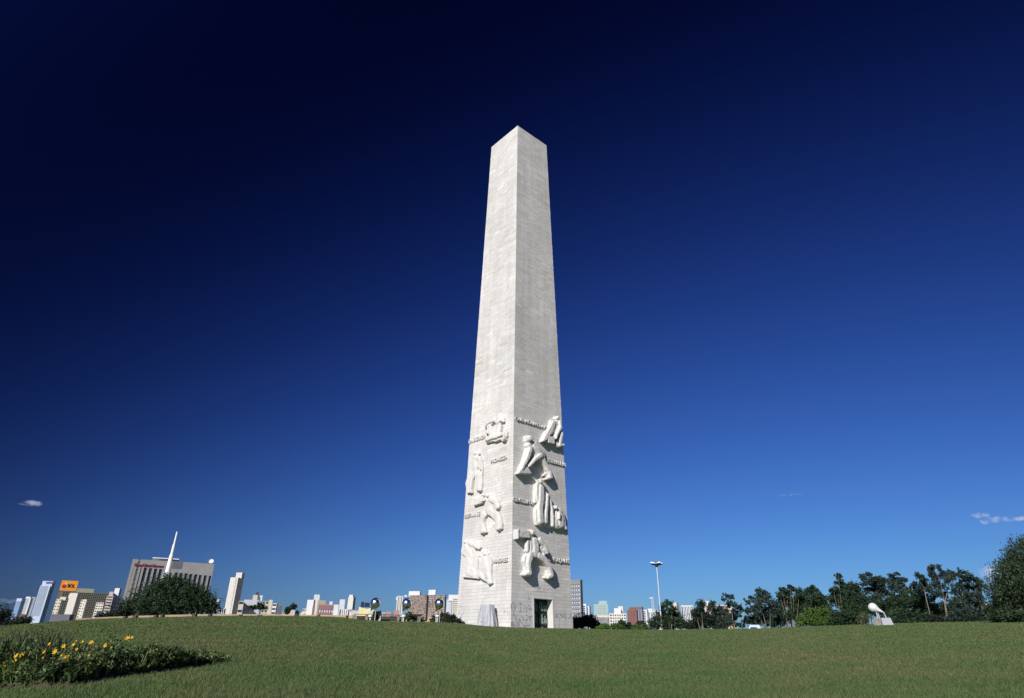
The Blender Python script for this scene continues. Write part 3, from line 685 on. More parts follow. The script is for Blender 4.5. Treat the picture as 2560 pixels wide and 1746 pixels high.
# long grid slab with billboard
o_, mid, ang, W_, Hh, dep = building('grid_office_block', 'long olive grey office slab with a dense window grid and orange billboard above', 'office block', 146, 281, 1482, 380, 'slab', 'glass', 24, 10, side=0, pier=.26, span=.34, marg=(.085, .01, .03, .02),
    roofs=[(193, 236, 1472, 8, 'olive')], depth=18)
p0 = at(147, 1480, 382); p1 = at(188, 1484, 382)
bb = empty('billboard', (at(168, 1480, 383).x, at(168, 1480, 383).y, Hh-5), ang, 'orange billboard with a red emblem and dark lettering on the long grid slab roof', 'billboard')
bw = (p1-p0).length; bz = at(170, 1452, 383).z-(Hh-5)
mb = MB(); mb.box(-bw/2, bw/2, -.2, .2, .6, bz); mb.build('sign_board', M['orange'], bb)
mb = MB()
for k in range(6): mb.box(-bw/2+.3+k*(bw-.8)/5, -bw/2+.5+k*(bw-.8)/5, .25, .5, -.4, bz-.4)
mb.build('support_frame', M['darkmetal'], bb)
sign_text(bb, 'BOL', bw*.14, bz*.42, bw*.42, bz*.3, M['darktext'], d=-.24)
mb = MB(); mb.lathe([(0, 0), (1.0, 0), (1.0, .15), (0, .15)], 14, Matrix.Translation((-bw*.29, -.24, bz*.5)) @ Matrix.Rotation(R(90), 4, 'X') @ Matrix.Scale(bz*.16, 4)); mb.build('emblem', M['red'], bb)
mb = MB(); mb.lathe([(0, 0), (1.0, 0), (1.0, .15), (0, .15)], 14, Matrix.Translation((-bw*.19, -.24, bz*.74)) @ Matrix.Rotation(R(90), 4, 'X') @ Matrix.Scale(bz*.11, 4)); mb.build('emblem', M['cream'], bb)
building('apartment_block', 'cream apartment block with small dark windows in front of the grid slab, left one', 'apartment block', 141, 154, 1498, 300, 'cream', 'glass', 2, 5, span=.7, pier=.7, side=3, roofs=[(160, 176, 1494, 3, 'cream')])
building('apartment_block', 'plain cream tower slab rising in front of the middle of the grid slab', 'apartment block', 176, 195, 1483, 310, 'warm', 'glass', 0, 0, side=5, roofs=[(163, 180, 1495, -1, 'warm')])
building('apartment_block', 'cream block with arched dark windows right of the plain cream slab', 'apartment block', 203, 216, 1500, 285, 'cream', 'glass', 2, 6, side=4, span=.65, pier=.5)
building('apartment_block', 'narrow cream block with two small windows in front of the grid slab', 'apartment block', 209, 217, 1499, 280, 'warm', 'glass', 1, 4, side=2, span=.8, marg=(.3, .3, .1, .1))
building('apartment_block', 'cream block with three columns of balconies beside the white slab', 'apartment block', 241, 260, 1507, 290, 'warm', 'glass', 3, 6, span=.55, pier=.35, side=3)
building('apartment_block', 'pinkish block with zigzag balconies against the white slab', 'apartment block', 268, 284, 1490, 295, 'pink', 'glass', 1, 6, span=.6, side=0, roofs=[(274, 284, 1480, 2, 'pink')])
building('tower_block', 'plain white slab tower beside the grey hotel', 'tower', 288, 300, 1471, 300, 'white', 'glass', 0, 0, side=5)
building('shed', 'low dark blue building in shade before the grid slab', 'building', 128, 176, 1536, 240, 'slabdark', nx=0, side=8, zb=-3)  # dark blue wall colour stands for the shade lying on this building

# hotel
o_, mid, ang, W_, Hh, dep = building('hotel', 'wide grey hotel with tall vertical window slots and red script sign', 'hotel', 331, 536, 1404, 260, 'hotel', 'bluepane', 0, 0, side=0, depth=24, yaw=0, roofs=[(428, 448, 1404, 6, 'white')])
# rebuild the front as piers and slots
for c_ in list(o_.children):
    if c_.name.startswith('wall'): bpy.data.objects.remove(c_)
hw = W_/2; wb = MB()
def ux(px, py):   # photo pixel on the front plane -> local x, z
    d = pxdir(px, py); nrm = Vector((math.sin(-ang)*-1, -math.cos(ang), 0)); nrm = Vector((math.sin(ang), -math.cos(ang), 0))
    s_ = (Vector((mid.x, mid.y, 0))-EYEP).dot(nrm)/d.dot(nrm); P = EYEP+d*s_
    ex = Vector((math.cos(ang), math.sin(ang), 0)); return (P-Vector((mid.x, mid.y, 0))).dot(ex), P.z+5
slots = []
for (x, y) in ((336.5, 1417), (350, 1418.5), (363.3, 1419.5), (376, 1421), (389, 1422), (401.5, 1423)): slots.append((ux(x+1, y)[0], ux(x, y)[1]))
for (x, y) in ((440, 1432), (452.5, 1433), (465, 1434), (477, 1435.5), (489, 1436.5), (500.5, 1438), (513, 1439), (525.5, 1440)): slots.append((ux(x+1, y)[0], ux(x, y)[1]))
xa = -hw; prev = xa+2.6; H1 = Hh; zlow = 6
wb.box(-hw, -hw+1.0, 0, .6, 0, H1)                       # left fin, then a deep dark slot
q_ = MB(); q_.box(-hw+1.0, -hw+3.0, 2.2, 2.5, 0, H1-.2); q_.build('window', M['glass'], o_)
cur = -hw+3.0; sw_ = .95
for (sx, sz) in slots:
    wb.box(cur, sx-sw_/2, 0, .6, 0, H1); wb.box(sx-sw_/2, sx+sw_/2, .004, .596, sz, H1-.003); wb.box(sx-sw_/2, sx+sw_/2, .004, .596, 0, zlow)
    cur = sx+sw_/2
    nfl = 12
    for k in range(nfl):
        z0_ = zlow+(sz-zlow)*k/nfl; pm = MB(); pm.box(sx-sw_/2, sx+sw_/2, .42, .5, z0_+.25, zlow+(sz-zlow)*(k+1)/nfl); pm.build('window', M['bluepane' if k < 8 else 'glass'], o_)
wb.box(cur, hw, 0, .6, 0, H1); wb.box(-hw+.02, -hw+.6, .61, dep, 0, H1-.01); wb.box(hw-.6, hw, .605, dep, 0, H1-.01); wb.box(-hw+.61, hw-.61, dep-.6, dep, 0, H1-.02)
wb.build('wall', M['hotel'], o_)
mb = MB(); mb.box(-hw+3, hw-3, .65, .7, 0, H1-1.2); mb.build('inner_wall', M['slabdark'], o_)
a_, z_ = ux(336, 1415); b_, _ = ux(408, 1420)
sign_text(o_, 'Grand Hotel Mercure', (a_+b_)/2, z_-.1, b_-a_, .95, M['redtext'], shear=.3)
ax_, az_ = ux(444, 1411); mb = MB(); mb.box(ax_-1.6, ax_+1.6, -.06, -.003, az_-1.5, az_+1.0); mb.build('vent_panel', M['slabdark'], o_)
mb = MB(); a_, z_ = ux(381, 1394); b_, z2_ = ux(447, 1403); mb.box(a_, b_, 3, 14, Hh+1.0, Hh+1.25); mb.box((a_+b_)/2-1, (a_+b_)/2+1, 7, 9, Hh-.35, Hh+.995); mb.build('helipad', M['whitepaint'], o_)
mb = MB(); a_, z_ = ux(526, 1412); mb.lathe([(0, 0), (.8, .1), (.95, .45)], 12, Matrix.Translation((a_, 3, Hh+.9)) @ Matrix.Rotation(R(55), 4, 'X')); mb.tube([(a_, 3, Hh-.35), (a_, 3, Hh+.95)], .1, 6); mb.build('satellite_dish', M['whitepaint'], o_)
# stepped white mast in front of the hotel
mp = at(417, 1440, 215); ms = empty('mast', (mp.x, mp.y, -4), 0, 'stepped white mast rising in front of the grey hotel', 'mast')
zt_ = at(443, 1330, 215).z+4; zs = [at(x, y, 215).z+4 for x, y in ((417, 1432), (428, 1388), (436, 1362))]
mb = MB(); mb.tube([(0, 0, zs[0]), (0, 0, zs[1])], [.75, .55], 10); mb.tube([(0, 0, zs[1]), (0, 0, zs[2])], [.42, .36], 10); mb.tube([(0, 0, zs[2]), (0, 0, zt_)], [.27, .2], 10); mb.build('pole', M['whitepaint'], ms)
mb = MB(); mb.box(-.9, .9, -.8, .8, 0, zs[0]); mb.build('base_shaft', M['midgrey'], ms)

building('white_tower', 'tall slim white tower with tiny windows and a higher lift shaft right of the hotel', 'tower', 576.5, 596, 1444, 330, 'warm', 'palepane', 1, 22, side=14, span=.6, marg=(.72, .16, .03, .02), roofs=[(597, 613, 1433.5, 5, 'warm', 'lift_shaft')])
building('dome_building', 'small white building with a domed roof left of the slim white tower', 'building', 543, 549, 1499, 300, 'white', nx=0)
building('low_house', 'low white house between the big dark tree and the slim tower', 'house', 550, 566, 1521, 260, 'white', 'glass', 3, 1, span=.4)
building('white_block', 'off white block with a wide flat wall and two water tanks', 'building', 611, 652, 1500, 250, 'offwhite', 'glass', 4, 2, side=0, span=.75, pier=.8, marg=(.15, .3, .3, .2), roofs=[(633, 645, 1488, 3, 'cream', 'water_tank'), (650, 657, 1489, 4, 'white', 'water_tank'), (641, 648, 1481, 5, 'darkstone', 'antenna_frame')])
building('cream_block', 'narrow cream annex leaning left of the off white block', 'building', 598, 610, 1503, 245, 'cream', 'glass', 1, 2, span=.7)
building('flats', 'cream flats with dark shaded flank and white parapet right of the tanks', 'apartment block', 657, 672, 1503, 240, 'olive', 'glass', 2, 4, side=4, span=.5)
building('flats', 'pale flats with a tall white end wall', 'apartment block', 673, 682, 1500, 238, 'cream', 'glass', 0, 0, side=0)
building('flats', 'low beige flats with balconies beside the tall white end wall', 'apartment block', 682, 692, 1509, 236, 'warm', 'glass', 1, 4, span=.5, side=2)
building('flats', 'small brown ribbed block at the right end of the tank cluster', 'apartment block', 697, 706, 1513, 300, 'brown', 'palepane', 3, 1, pier=.5, span=0)
building('house', 'low pink gabled house on its own above the wall', 'house', 722, 738, 1527, 260, 'pink', 'glass', 0, 0, roofs=[(729, 736, 1521, 2, 'offwhite')])
building('house', 'tiny beige house left of the pink gabled house', 'house', 706, 716, 1533, 300, 'pink', nx=0)
building('white_block', 'plain white block with a brick coloured strip on its right edge', 'building', 769, 785, 1500, 300, 'white', 'glass', 0, 0, side=3)
building('white_block', 'taller white block behind with a square top stair tower', 'building', 786, 800, 1487, 320, 'white', 'glass', 0, 0, side=0)
building('brick_strip', 'narrow brick red building strip between two white blocks', 'building', 782, 788, 1515, 290, 'rust', nx=0)
building('house', 'khaki upper house with two small dark windows', 'house', 795, 815, 1501, 310, 'olive', 'glass', 2, 1, pier=.7, span=.4, marg=(.2, .2, .3, .75))
building('school', 'red banded low building with a row of pale windows', 'building', 797, 835, 1513, 280, 'redband', 'bluewhite', 6, 2, span=.45, pier=.25, marg=(.02, .02, .28, .03), roofs=[(800, 834, 1512, 2, 'midgrey')])
building('white_block', 'small square white block right of the red banded building', 'building', 835, 847, 1512, 270, 'white', nx=0)
building('white_block', 'white tower with a slanting shadow and low annex', 'building', 850, 863, 1499, 300, 'white', nx=0, side=0, roofs=[])
building('white_block', 'jagged low white block between two white towers', 'building', 848, 876, 1523, 265, 'white', 'glass', 5, 1, span=.5, pier=.7)
building('white_block', 'grey white tower with dark right flank and stepped top', 'tower', 871, 884, 1493, 330, 'warm', nx=0, side=5, roofs=[(876, 886, 1488, 2, 'warm')])
building('house', 'long low white house with a red roof edge', 'house', 878, 900, 1527, 260, 'offwhite', nx=0, roofs=[(876, 890, 1524, 1, 'redband')])
building('white_block', 'small white cube house right of the small brown ribbed block', 'house', 752, 760, 1531, 270, 'white', nx=0)
building('flats', 'low white flats with two rows of windows left of the plain white block', 'apartment block', 757, 768, 1522, 330, 'warm', 'glass', 3, 3, span=.5)
building('white_block', 'thin white tower behind the red banded building', 'tower', 824, 832, 1504, 360, 'white', nx=0)
building('low_house', 'cream low house behind the boundary wall left of the left globe lamp', 'house', 893, 902, 1531, 240, 'cream', nx=0)
building('white_block', 'low white building seen between the left and middle globe lamps', 'building', 953, 965, 1532, 260, 'white', 'glass', 3, 1, span=.5)
building('flats', 'small white flats peeping above the wall right of the tank cluster', 'apartment block', 708, 719, 1528, 340, 'white', 'glass', 3, 2, span=.5)
# butterfly roof building
p = at(915, 1530, 130); bt = empty('kiosk', (p.x, p.y, -2), -math.atan2(p.x, p.y), 'yellow kiosk front with a butterfly roof line beside the left globe lamp', 'kiosk')
w2 = 16*130/1500; zk = lambda y: at(915, y, 130).z+2
mb = MB(); v = [(-w2, 0, 0), (w2, 0, 0), (w2, 0, zk(1518.5)), (w2*.1, 0, zk(1522.5)), (-w2, 0, zk(1518))]; v += [(a, 4, c_) for a, b_, c_ in v]
mb.add(v, [(0, 1, 2, 3, 4), (9, 8, 7, 6, 5), (0, 5, 6, 1), (1, 6, 7, 2), (2, 7, 8, 3), (3, 8, 9, 4), (4, 9, 5, 0)]); mb.build('wall', M['yellow'], bt)
mb = MB(); mb.box(w2*.2, w2*.85, -.05, -.003, zk(1533), zk(1527)); mb.build('sign_panel', M['white'], bt)
building('tower_block', 'small navy blue tower block behind the yellow kiosk', 'tower', 903, 911, 1505, 340, 'navy', nx=0, roofs=[(911, 924, 1517, 0, 'navy')])

# apartment group left of the obelisk
building('apartment_tower', 'stepped white tower left of the brown apartment block', 'apartment block', 993, 1008, 1490.5, 300, 'warm', 'palepane', 3, 1, pier=.8, span=0, marg=(.2, .2, .05, .02), roofs=[(990, 994, 1500, -2, 'white'), (1011, 1018, 1488, 2, 'white')])
building('brick_annex', 'low pink brick annex below the stepped white tower, left one', 'building', 966, 978, 1529, 200, 'pinkbrick', nx=0)
building('brick_annex', 'taller pink brick annex below the stepped white tower', 'building', 985, 999, 1526, 195, 'pinkbrick', nx=0)
building('brown_apartment_block', 'brown apartment block with many mixed windows and white rooftop cabin, nearer the left globes', 'apartment block', 1024, 1067, 1488.5, 210, 'brown', 'glass', 12, 11, mix=('offwhite', .55), side=4, pier=.4, span=.45, marg=(.02, .02, .02, .02), roofs=[(1024, 1054, 1479, 2, 'white', 'roof_cabin'), (1066, 1071, 1488, 2, 'rust')])
building('brown_apartment_block', 'brown apartment block with a dark shaded bay and tall white rooftop cabin', 'apartment block', 1072, 1113, 1487.5, 222, 'brown', 'glass', 10, 11, mix=('offwhite', .55), side=2, pier=.4, span=.45, marg=(.02, .02, .02, .02), roofs=[(1073, 1092, 1475.5, 2, 'white', 'roof_cabin')])
building('white_block', 'plain lilac white end wall between the brown block and the balconied block', 'building', 1117, 1129, 1499, 200, 'offwhite', nx=0)
building('apartment_block', 'white block with stacked balconies touching the left edge of the obelisk', 'apartment block', 1131, 1150, 1497, 190, 'cream', 'white', 1, 10, span=.5, marg=(.15, .15, .03, .02), roofs=[(1122, 1160, 1488.5, 6, 'white')])
# right of the obelisk
building('grey_office_tower', 'grey office tower with rows of small bright windows directly right of the obelisk', 'office block', 1420, 1450.5, 1450, 170, 'grey', 'bluewhite', 5, 8, side=4, single=True, pier=.4, span=.5, marg=(.02, .08, .12, .06))
building('white_tower', 'white tower with a dark window column beside the grey office tower', 'tower', 1454, 1465, 1510, 260, 'white', 'glass', 1, 7, span=.3, marg=(.3, .25, .12, .1))
building('white_tower', 'narrow white tower with a dark right flank, second after the grey office tower', 'tower', 1468, 1473, 1516, 262, 'white', 'glass', 0, 0, side=3)
building('mint_tower', 'pale mint green tower with cream balconies', 'apartment block', 1484, 1520, 1511, 290, 'mint', 'cream', 5, 8, span=.5, pier=.6, marg=(.12, .2, .14, .02), roofs=[(1497, 1517, 1502.5, 3, 'mint')])
building('low_office', 'low cream block with blue panels and vertical fins', 'office block', 1487, 1523, 1539, 200, 'cream', 'bluepane', 10, 1, pier=.35, span=0, marg=(.15, .02, .12, .05))
building('cream_apartment_block', 'creamy pink apartment block with a grid of dark windows and white roof cabin', 'apartment block', 1523, 1565, 1534, 190, 'warm', 'glass', 7, 5, single=True, pier=.5, span=.5, marg=(.05, .03, .07, .05), roofs=[(1535, 1552, 1521, 3, 'white', 'roof_cabin'), (1545, 1557, 1516, 5, 'pink', 'roof_cabin')])
building('brick_apartment_block', 'red brick apartment block with pale window bands', 'apartment block', 1568, 1591, 1524.5, 230, 'brick', 'palepane', 5, 8, side=2, single=True, pier=.4, span=.5, marg=(.04, .1, .12, .03), roofs=[(1577, 1594, 1519, 2, 'brick')])
building('dark_brick_tower', 'dark brown grey tower behind the red brick block', 'tower', 1591, 1605, 1517.5, 240, 'brickdark', 'palepane', 2, 1, pier=.6, span=0, side=2, marg=(.1, .1, .08, .05))
building('white_tower', 'white tower with dark balconies and a thick fin', 'tower', 1607, 1617, 1525, 300, 'white', 'glass', 1, 8, span=.4, marg=(.05, .35, .1, .05), side=3)
building('white_tower', 'broad stepped white tower under the lattice antenna', 'tower', 1618, 1638, 1524, 310, 'white', 'palepane', 3, 1, pier=.5, span=0, marg=(.1, .1, .2, .05), roofs=[(1620, 1633, 1522, 3, 'white')])
building('white_tower', 'plain white tower just left of the lamp post', 'tower', 1638, 1648, 1528, 305, 'warm', nx=0)
building('tower_block', 'small cream tower showing behind the round topped tree', 'tower', 1683, 1691, 1507, 320, 'cream', nx=0, side=5)
building('ribbed_tower', 'ribbed white tower behind the trees right of the lamp post', 'tower', 1702, 1732, 1514, 250, 'white', 'glass', 7, 1, pier=.55, span=0, marg=(.04, .04, .06, .03))
building('cream_house', 'cream building glimpsed behind the umbrella topped gum tree', 'building', 1760, 1828, 1513, 230, 'pink', 'rust', 6, 4, pier=.5, span=.5, roofs=[(1761, 1771, 1503, 2, 'white')])
building('brick_column', 'orange brick stack seen between the gum trees', 'building', 1828, 1834, 1528, 225, 'rust', nx=0)
building('pale_building', 'cream building glimpsed low behind the gum trees near the bushy tree', 'building', 2462, 2486, 1510, 260, 'pink', 'glass', 4, 5, pier=.5, span=.5)
# antenna tower
p = at(1632, 1510, 300); an = empty('antenna_tower', (p.x, p.y, -4), 0, 'thin lattice antenna tower behind the white towers near the lamp post', 'antenna tower')
zt_ = at(1632, 1493, 300).z+4
mb = MB()
for sx in (-1, 1):
    for sy in (-1, 1): mb.tube([(sx*.9, sy*.9, 0), (sx*.25, sy*.25, zt_)], .1, 4)
for k in range(12):
    z_ = zt_*(.3+.7*k/12); s_ = .9-.65*z_/zt_; s2_ = .9-.65*(z_+zt_*.055)/zt_
    mb.tube([(-s_, -s_, z_), (s2_, -s2_, z_+zt_*.055)], .06, 4); mb.tube([(s_, s_, z_), (-s2_, s2_, z_+zt_*.055)], .06, 4)
mb.build('lattice', M['galv'], an)
mb = MB(); mb.box(-1.3, -.4, -.3, .3, zt_-.6, zt_-.3); mb.box(-.3, .4, -.2, .2, zt_-.4, zt_-.2); mb.build('antenna', M['whitepaint'], an)

# ---------------------------------------------------------------- low walls and park furniture
def low_wall(name, label, pts, D, h, th, matn, cat='wall', group=None):
    for (x, y) in pts: pass
    P = [at(x, y, D) for x, y in pts]
    c_ = P[len(P)//2]; o = empty(name, (c_.x, c_.y, 0), 0, label, cat, group)
    mb = MB()
    for a, b_ in zip(P[:-1], P[1:]):
        d = Vector((b_.x-a.x, b_.y-a.y, 0)).normalized(); n_ = Vector((-d.y, d.x, 0))*th
        vs = []
        for q, z in ((a, a.z-h), (b_, b_.z-h)): pass
        vs = [Vector((a.x, a.y, a.z-h)), Vector((b_.x, b_.y, b_.z-h)), Vector((b_.x, b_.y, b_.z-h))+n_, Vector((a.x, a.y, a.z-h))+n_,
              Vector((a.x, a.y, a.z)), Vector((b_.x, b_.y, b_.z)), Vector((b_.x, b_.y, b_.z))+n_, Vector((a.x, a.y, a.z))+n_]
        mb.add([(v.x-c_.x, v.y-c_.y, v.z) for v in vs], BOXF)
    mb.build('wall_body', M[matn], o)
    return o
low_wall('boundary_wall', 'long low cream wall along the crest of the lawn under the skyline', [(190, 1546.5), (300, 1541.5), (420, 1537.5), (540, 1535.5), (640, 1536), (760, 1537), (880, 1539), (960, 1542), (1060, 1546)], 78, 2.2, .35, 'wallcream')
for k, (x, wpx_, yt) in enumerate(((314, 6, 1540), (339, 8, 1539), (391, 6, 1537), (407, 5, 1536), (487, 8, 1534), (526, 6, 1534), (602, 8, 1536), (649, 11, 1537), (742, 9, 1535), (868, 5, 1538), (797, 6, 1537))):  # added dark blocks stand in for the dark gaps of the wall
    p = at(x, yt+3, 74); s_ = wpx_*74/1500/2*.85
    mb = MB(); mb.box(-s_, s_, -.25, .25, 0, p.z+3); mb.box(-s_*.8, s_*.8, -.2, .2, p.z+3.001, p.z+3.08)
    o = mb.build('gap_block', M['darkstone']); o.location = (p.x, p.y, -3)
    tag(o, ('leftmost', 'second from left', 'third from left', 'fourth from left', 'fifth from left', 'sixth from left', 'seventh from left', 'eighth from left, widest,', 'ninth from left', 'rightmost', 'tenth from left')[k]+' of the small dark blocks standing in for gaps in the low cream wall', 'gap block', 'dark blocks for gaps in the cream wall')
# shelter of weathered pillars left of the obelisk
p = at(985, 1545, 70); sh = empty('stone_shelter', (p.x, p.y, 0), -math.atan2(p.x, p.y), 'weathered stone shelter with rough pillars and flat brown roof slab behind the globe lamps', 'shelter')
def shl(x, y, D=70):
    q = at(x, y, D)-Vector((p.x, p.y, 0)); q = Matrix.Rotation(math.atan2(p.x, p.y), 4, 'Z') @ q; return q
for (x0, x1, yt) in ((881, 889, 1538), (914, 921, 1538), (936, 943, 1536), (993, 999, 1540), (1014, 1024, 1536), (1043, 1052, 1537), (1083, 1090, 1541)):
    a, b_ = shl(x0, yt), shl(x1, yt); mb = MB(); mb.box(a.x, b_.x, -.3, .3, -.5, a.z); mb.build('pillar', M['concrete'], sh)
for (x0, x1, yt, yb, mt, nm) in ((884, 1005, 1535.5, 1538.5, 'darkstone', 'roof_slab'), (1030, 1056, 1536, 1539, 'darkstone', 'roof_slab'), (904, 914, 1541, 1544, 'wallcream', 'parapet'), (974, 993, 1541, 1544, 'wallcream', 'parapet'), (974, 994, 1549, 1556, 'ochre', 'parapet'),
                             (905, 914, 1549, 1556, 'ochre', 'parapet'), (1056, 1064, 1543, 1546, 'wallcream', 'parapet'), (1056, 1075, 1549, 1557, 'wallcream', 'parapet'), (1070, 1084, 1541, 1547, 'wallcream', 'parapet')):
    a, b_ = shl(x0, yt), shl(x1, yb); mb = MB(); mb.box(a.x, b_.x, -.45 if nm == 'roof_slab' else .35, .6 if nm == 'roof_slab' else .5, b_.z, a.z); mb.build(nm, M[mt], sh)
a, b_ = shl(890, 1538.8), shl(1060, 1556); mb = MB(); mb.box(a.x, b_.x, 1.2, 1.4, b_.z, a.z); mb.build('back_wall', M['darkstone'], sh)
for (x0, x1) in ((946, 951), (1027, 1032)):
    a, b_ = shl(x0, 1540), shl(x1, 1554); mb = MB(); mb.box(a.x, b_.x, -.7, -.5, b_.z, a.z); mb.build('panel', M['bluewhite'], sh)
# globe reflector lamps
def globe(x, y, rpx, D, tilt, label, ybase):
    p = at(x, y, D); r_ = rpx*D/FPX*.93
    o = empty('globe_lamp', (p.x, p.y, gz(p.x, p.y)-.2), 0, label, 'floodlight', 'silver teardrop reflector lamps left of the obelisk')
    hz = p.z-o.location.z
    prof = [(0.001, r_), (.38*r_, .92*r_), (.7*r_, .71*r_), (.92*r_, .38*r_), (r_, 0), (.93*r_, -.36*r_), (.74*r_, -.68*r_), (.42*r_, -1.05*r_), (.16*r_, -1.42*r_), (.05*r_, -1.7*r_), (.001, -1.72*r_)]
    Mx = Matrix.Translation((0, 0, hz)) @ Matrix.Rotation(tilt[0], 4, 'Y') @ Matrix.Rotation(tilt[1], 4, 'X')
    mb = MB(); mb.lathe(prof, 28, Mx); mb.build('reflector', M['steel'], o, True)
    mb = MB(); e_ = Mx @ Vector((0, 0, -1.6*r_)); mb.tube([(e_.x, e_.y, 0), tuple(e_)], .035, 6); mb.tube([(.12*r_, .1, 0), (.12*r_, .1, hz-.8*r_)], .035, 6); mb.build('pole', M['galv'], o)
    return o
globe(939, 1508, 12.2, 66, (R(28), R(-6)), 'silver teardrop globe lamp farthest left, beside the yellow kiosk', 0)
globe(1017.5, 1509, 12.2, 66, (R(26), R(-6)), 'silver teardrop globe lamp in the middle, before the brown block', 0)
globe(1099, 1509, 12.2, 66, (R(20), R(-6)), 'silver teardrop globe lamp nearest the obelisk, catching a bright glint', 0)
for (x, lab) in ((926, 'white mushroom lamp under the left globe lamp'), (1009, 'white mushroom lamp under the middle globe lamp'), (1093.5, 'white mushroom lamp under the globe nearest the obelisk')):
    p = at(x, 1541, 64); g0 = gz(p.x, p.y)-.1
    o = empty('mushroom_lamp', (p.x, p.y, g0), 0, lab, 'garden lamp', 'white mushroom garden lamps'); hz = p.z-g0
    mb = MB(); mb.tube([(0, 0, 0), (0, 0, hz)], .045, 8); mb.build('stem', M['whitepaint'], o)
    mb = MB(); mb.lathe([(.001, hz+.12), (.12, hz+.1), (.19, hz), (.17, hz-.06), (.001, hz-.08)], 16); mb.build('lamp_shade', M['whitepaint'], o, True)
# tall lamp post
LD = 100.0; p = at(1654.5, 1570, LD); pt = at(1641, 1410, LD)
lp = empty('street_lamp', (p.x, p.y, -1.0), R(20), 'tall white street lamp with a ring of four lamp heads right of the obelisk', 'street lamp')
hz = pt.z+1.0; mb = MB(); mb.tube([(0, 0, 0), (0, 0, hz*.3), (0, 0, hz-.3)], [.14, .11, .07], 12); mb.build('pole', M['galv'], lp)
mb = MB(); mb.lathe([(.001, hz-.5), (.2, hz-.42), (.3, hz-.15), (.3, hz+.1), (.001, hz+.16)], 14); mb.build('hub', M['darkmetal'], lp)
for k in range(4):
    a = k*math.pi/2 + R(0); Mx = Matrix.Rotation(a, 4, 'Z') @ Matrix.Translation((.62, 0, hz+.02)) @ Matrix.Rotation(R(-8), 4, 'Y') @ Matrix.Diagonal((.5, .32, .2, 1))
    mb = MB(); mb.lathe([(.001, 1), (.5, .85), (.85, .5), (1, 0), (.95, -.25), (.001, -.3)], 16, Mx); hd = mb.build('lamp_head', M['whitepaint'], lp, True)
    mb = MB(); mb.lathe([(.001, -.32), (.8, -.32), (.7, -.8), (.001, -.95)], 14, Mx); mb.build('lens', M['darkmetal'], hd, True)
# searchlight on a concrete box
SD = 58.0; p = at(2190, 1560, SD)
sb = empty('searchlight', (p.x, p.y, gz(p.x, p.y)-.3), -math.atan2(p.x, p.y), 'bright steel teardrop searchlight on thin legs above a concrete box at right', 'floodlight')
def sq(x, y, dy=0):
    q = at(x, y, SD)-sb.location; q = Matrix.Rotation(-sb.rotation_euler.z, 4, 'Z') @ q; q.y += dy; return q
c_ = sq(2182, 1519); r_ = 8.7*SD/FPX
mb = MB(); tip = sq(2206, 1530); ax = (tip-c_).normalized()
prof = [(.001, r_), (.38*r_, .92*r_), (.7*r_, .71*r_), (.92*r_, .38*r_), (r_, 0), (.93*r_, -.36*r_), (.74*r_, -.7*r_), (.42*r_, -1.25*r_), (.16*r_, -2.0*r_), (.03*r_, -2.5*r_), (.001, -2.5*r_)]
Mx = Matrix.Translation(c_) @ (-ax).to_track_quat('Z', 'Y').to_matrix().to_4x4(); mb.lathe(prof, 28, Mx); mb.build('reflector', M['brightsteel'], sb, True)
mb = MB()
for (x0, y0, x1, y1) in ((2190, 1528, 2194.5, 1546), (2195, 1533, 2199, 1546), (2208, 1530, 2216, 1545)):
    mb.tube([tuple(sq(x0, y0)), tuple(sq(x1, y1))], .035, 6)
mb.build('legs', M['galv'], sb)
mb = MB(); a = sq(2181, 1546); b_ = sq(2201, 1546); mb.box(a.x, b_.x, -.5, .6, 0, a.z-.05); mb.build('concrete_box', M['concrete'], sb)
mb = MB(); a = sq(2203, 1545.5); b_ = sq(2226, 1546); mb.add([(a.x, -.6, 0), (b_.x+.2, -.6, 0), (b_.x+.2, .6, 0), (a.x, .6, 0), (a.x, -.3, a.z), (b_.x, -.3, a.z), (b_.x, .6, a.z), (a.x, .6, a.z)], BOXF); mb.build('concrete_box', M['midgrey'], sb)
# parked van roof beyond the crest
VD = 85; p = at(1886, 1570, VD)
vn = empty('parked_van', (p.x, p.y, -.5), -math.atan2(p.x, p.y), 'white van roof showing above the lawn between the gum trees', 'van')
def vq(x, y): 
    q = at(x, y, VD)-vn.location; return Matrix.Rotation(-vn.rotation_euler.z, 4, 'Z') @ q
t0, t1 = vq(1874, 1563), vq(1898, 1563); b0, b1 = vq(1871, 1574), vq(1904, 1574); zb_ = b0.z-1.1
mb = MB(); mb.add([(b0.x, -.9, zb_), (b1.x, -.9, zb_), (b1.x, .9, zb_), (b0.x, .9, zb_), (b0.x, -.9, b0.z), (b1.x, -.9, b0.z), (b1.x, .9, b0.z), (b0.x, .9, b0.z)], BOXF)
mb.add([(b0.x+.02, -.86, b0.z+.002), (b1.x-.02, -.86, b0.z+.002), (b1.x-.02, .86, b0.z+.002), (b0.x+.02, .86, b0.z+.002), (t0.x, -.7, t0.z), (t1.x, -.7, t0.z), (t1.x, .7, t0.z), (t0.x, .7, t0.z)], BOXF); mb.build('body', M['bluewhite'], vn)
for sx in (b0.x+.5, b1.x-.5):
    mb = MB(); mb.lathe([(.001, -.1), (.33, -.1), (.33, .1), (.001, .1)], 16, Matrix.Translation((sx, -.9, zb_)) @ Matrix.Rotation(R(90), 4, 'X')); mb.build('wheel', M['darkmetal'], vn)
mb = MB(); mb.box(b0.x+.25, b1.x-.5, -.885, -.862, b0.z+.06, b0.z+.22); mb.build('window', M['glass'], vn)

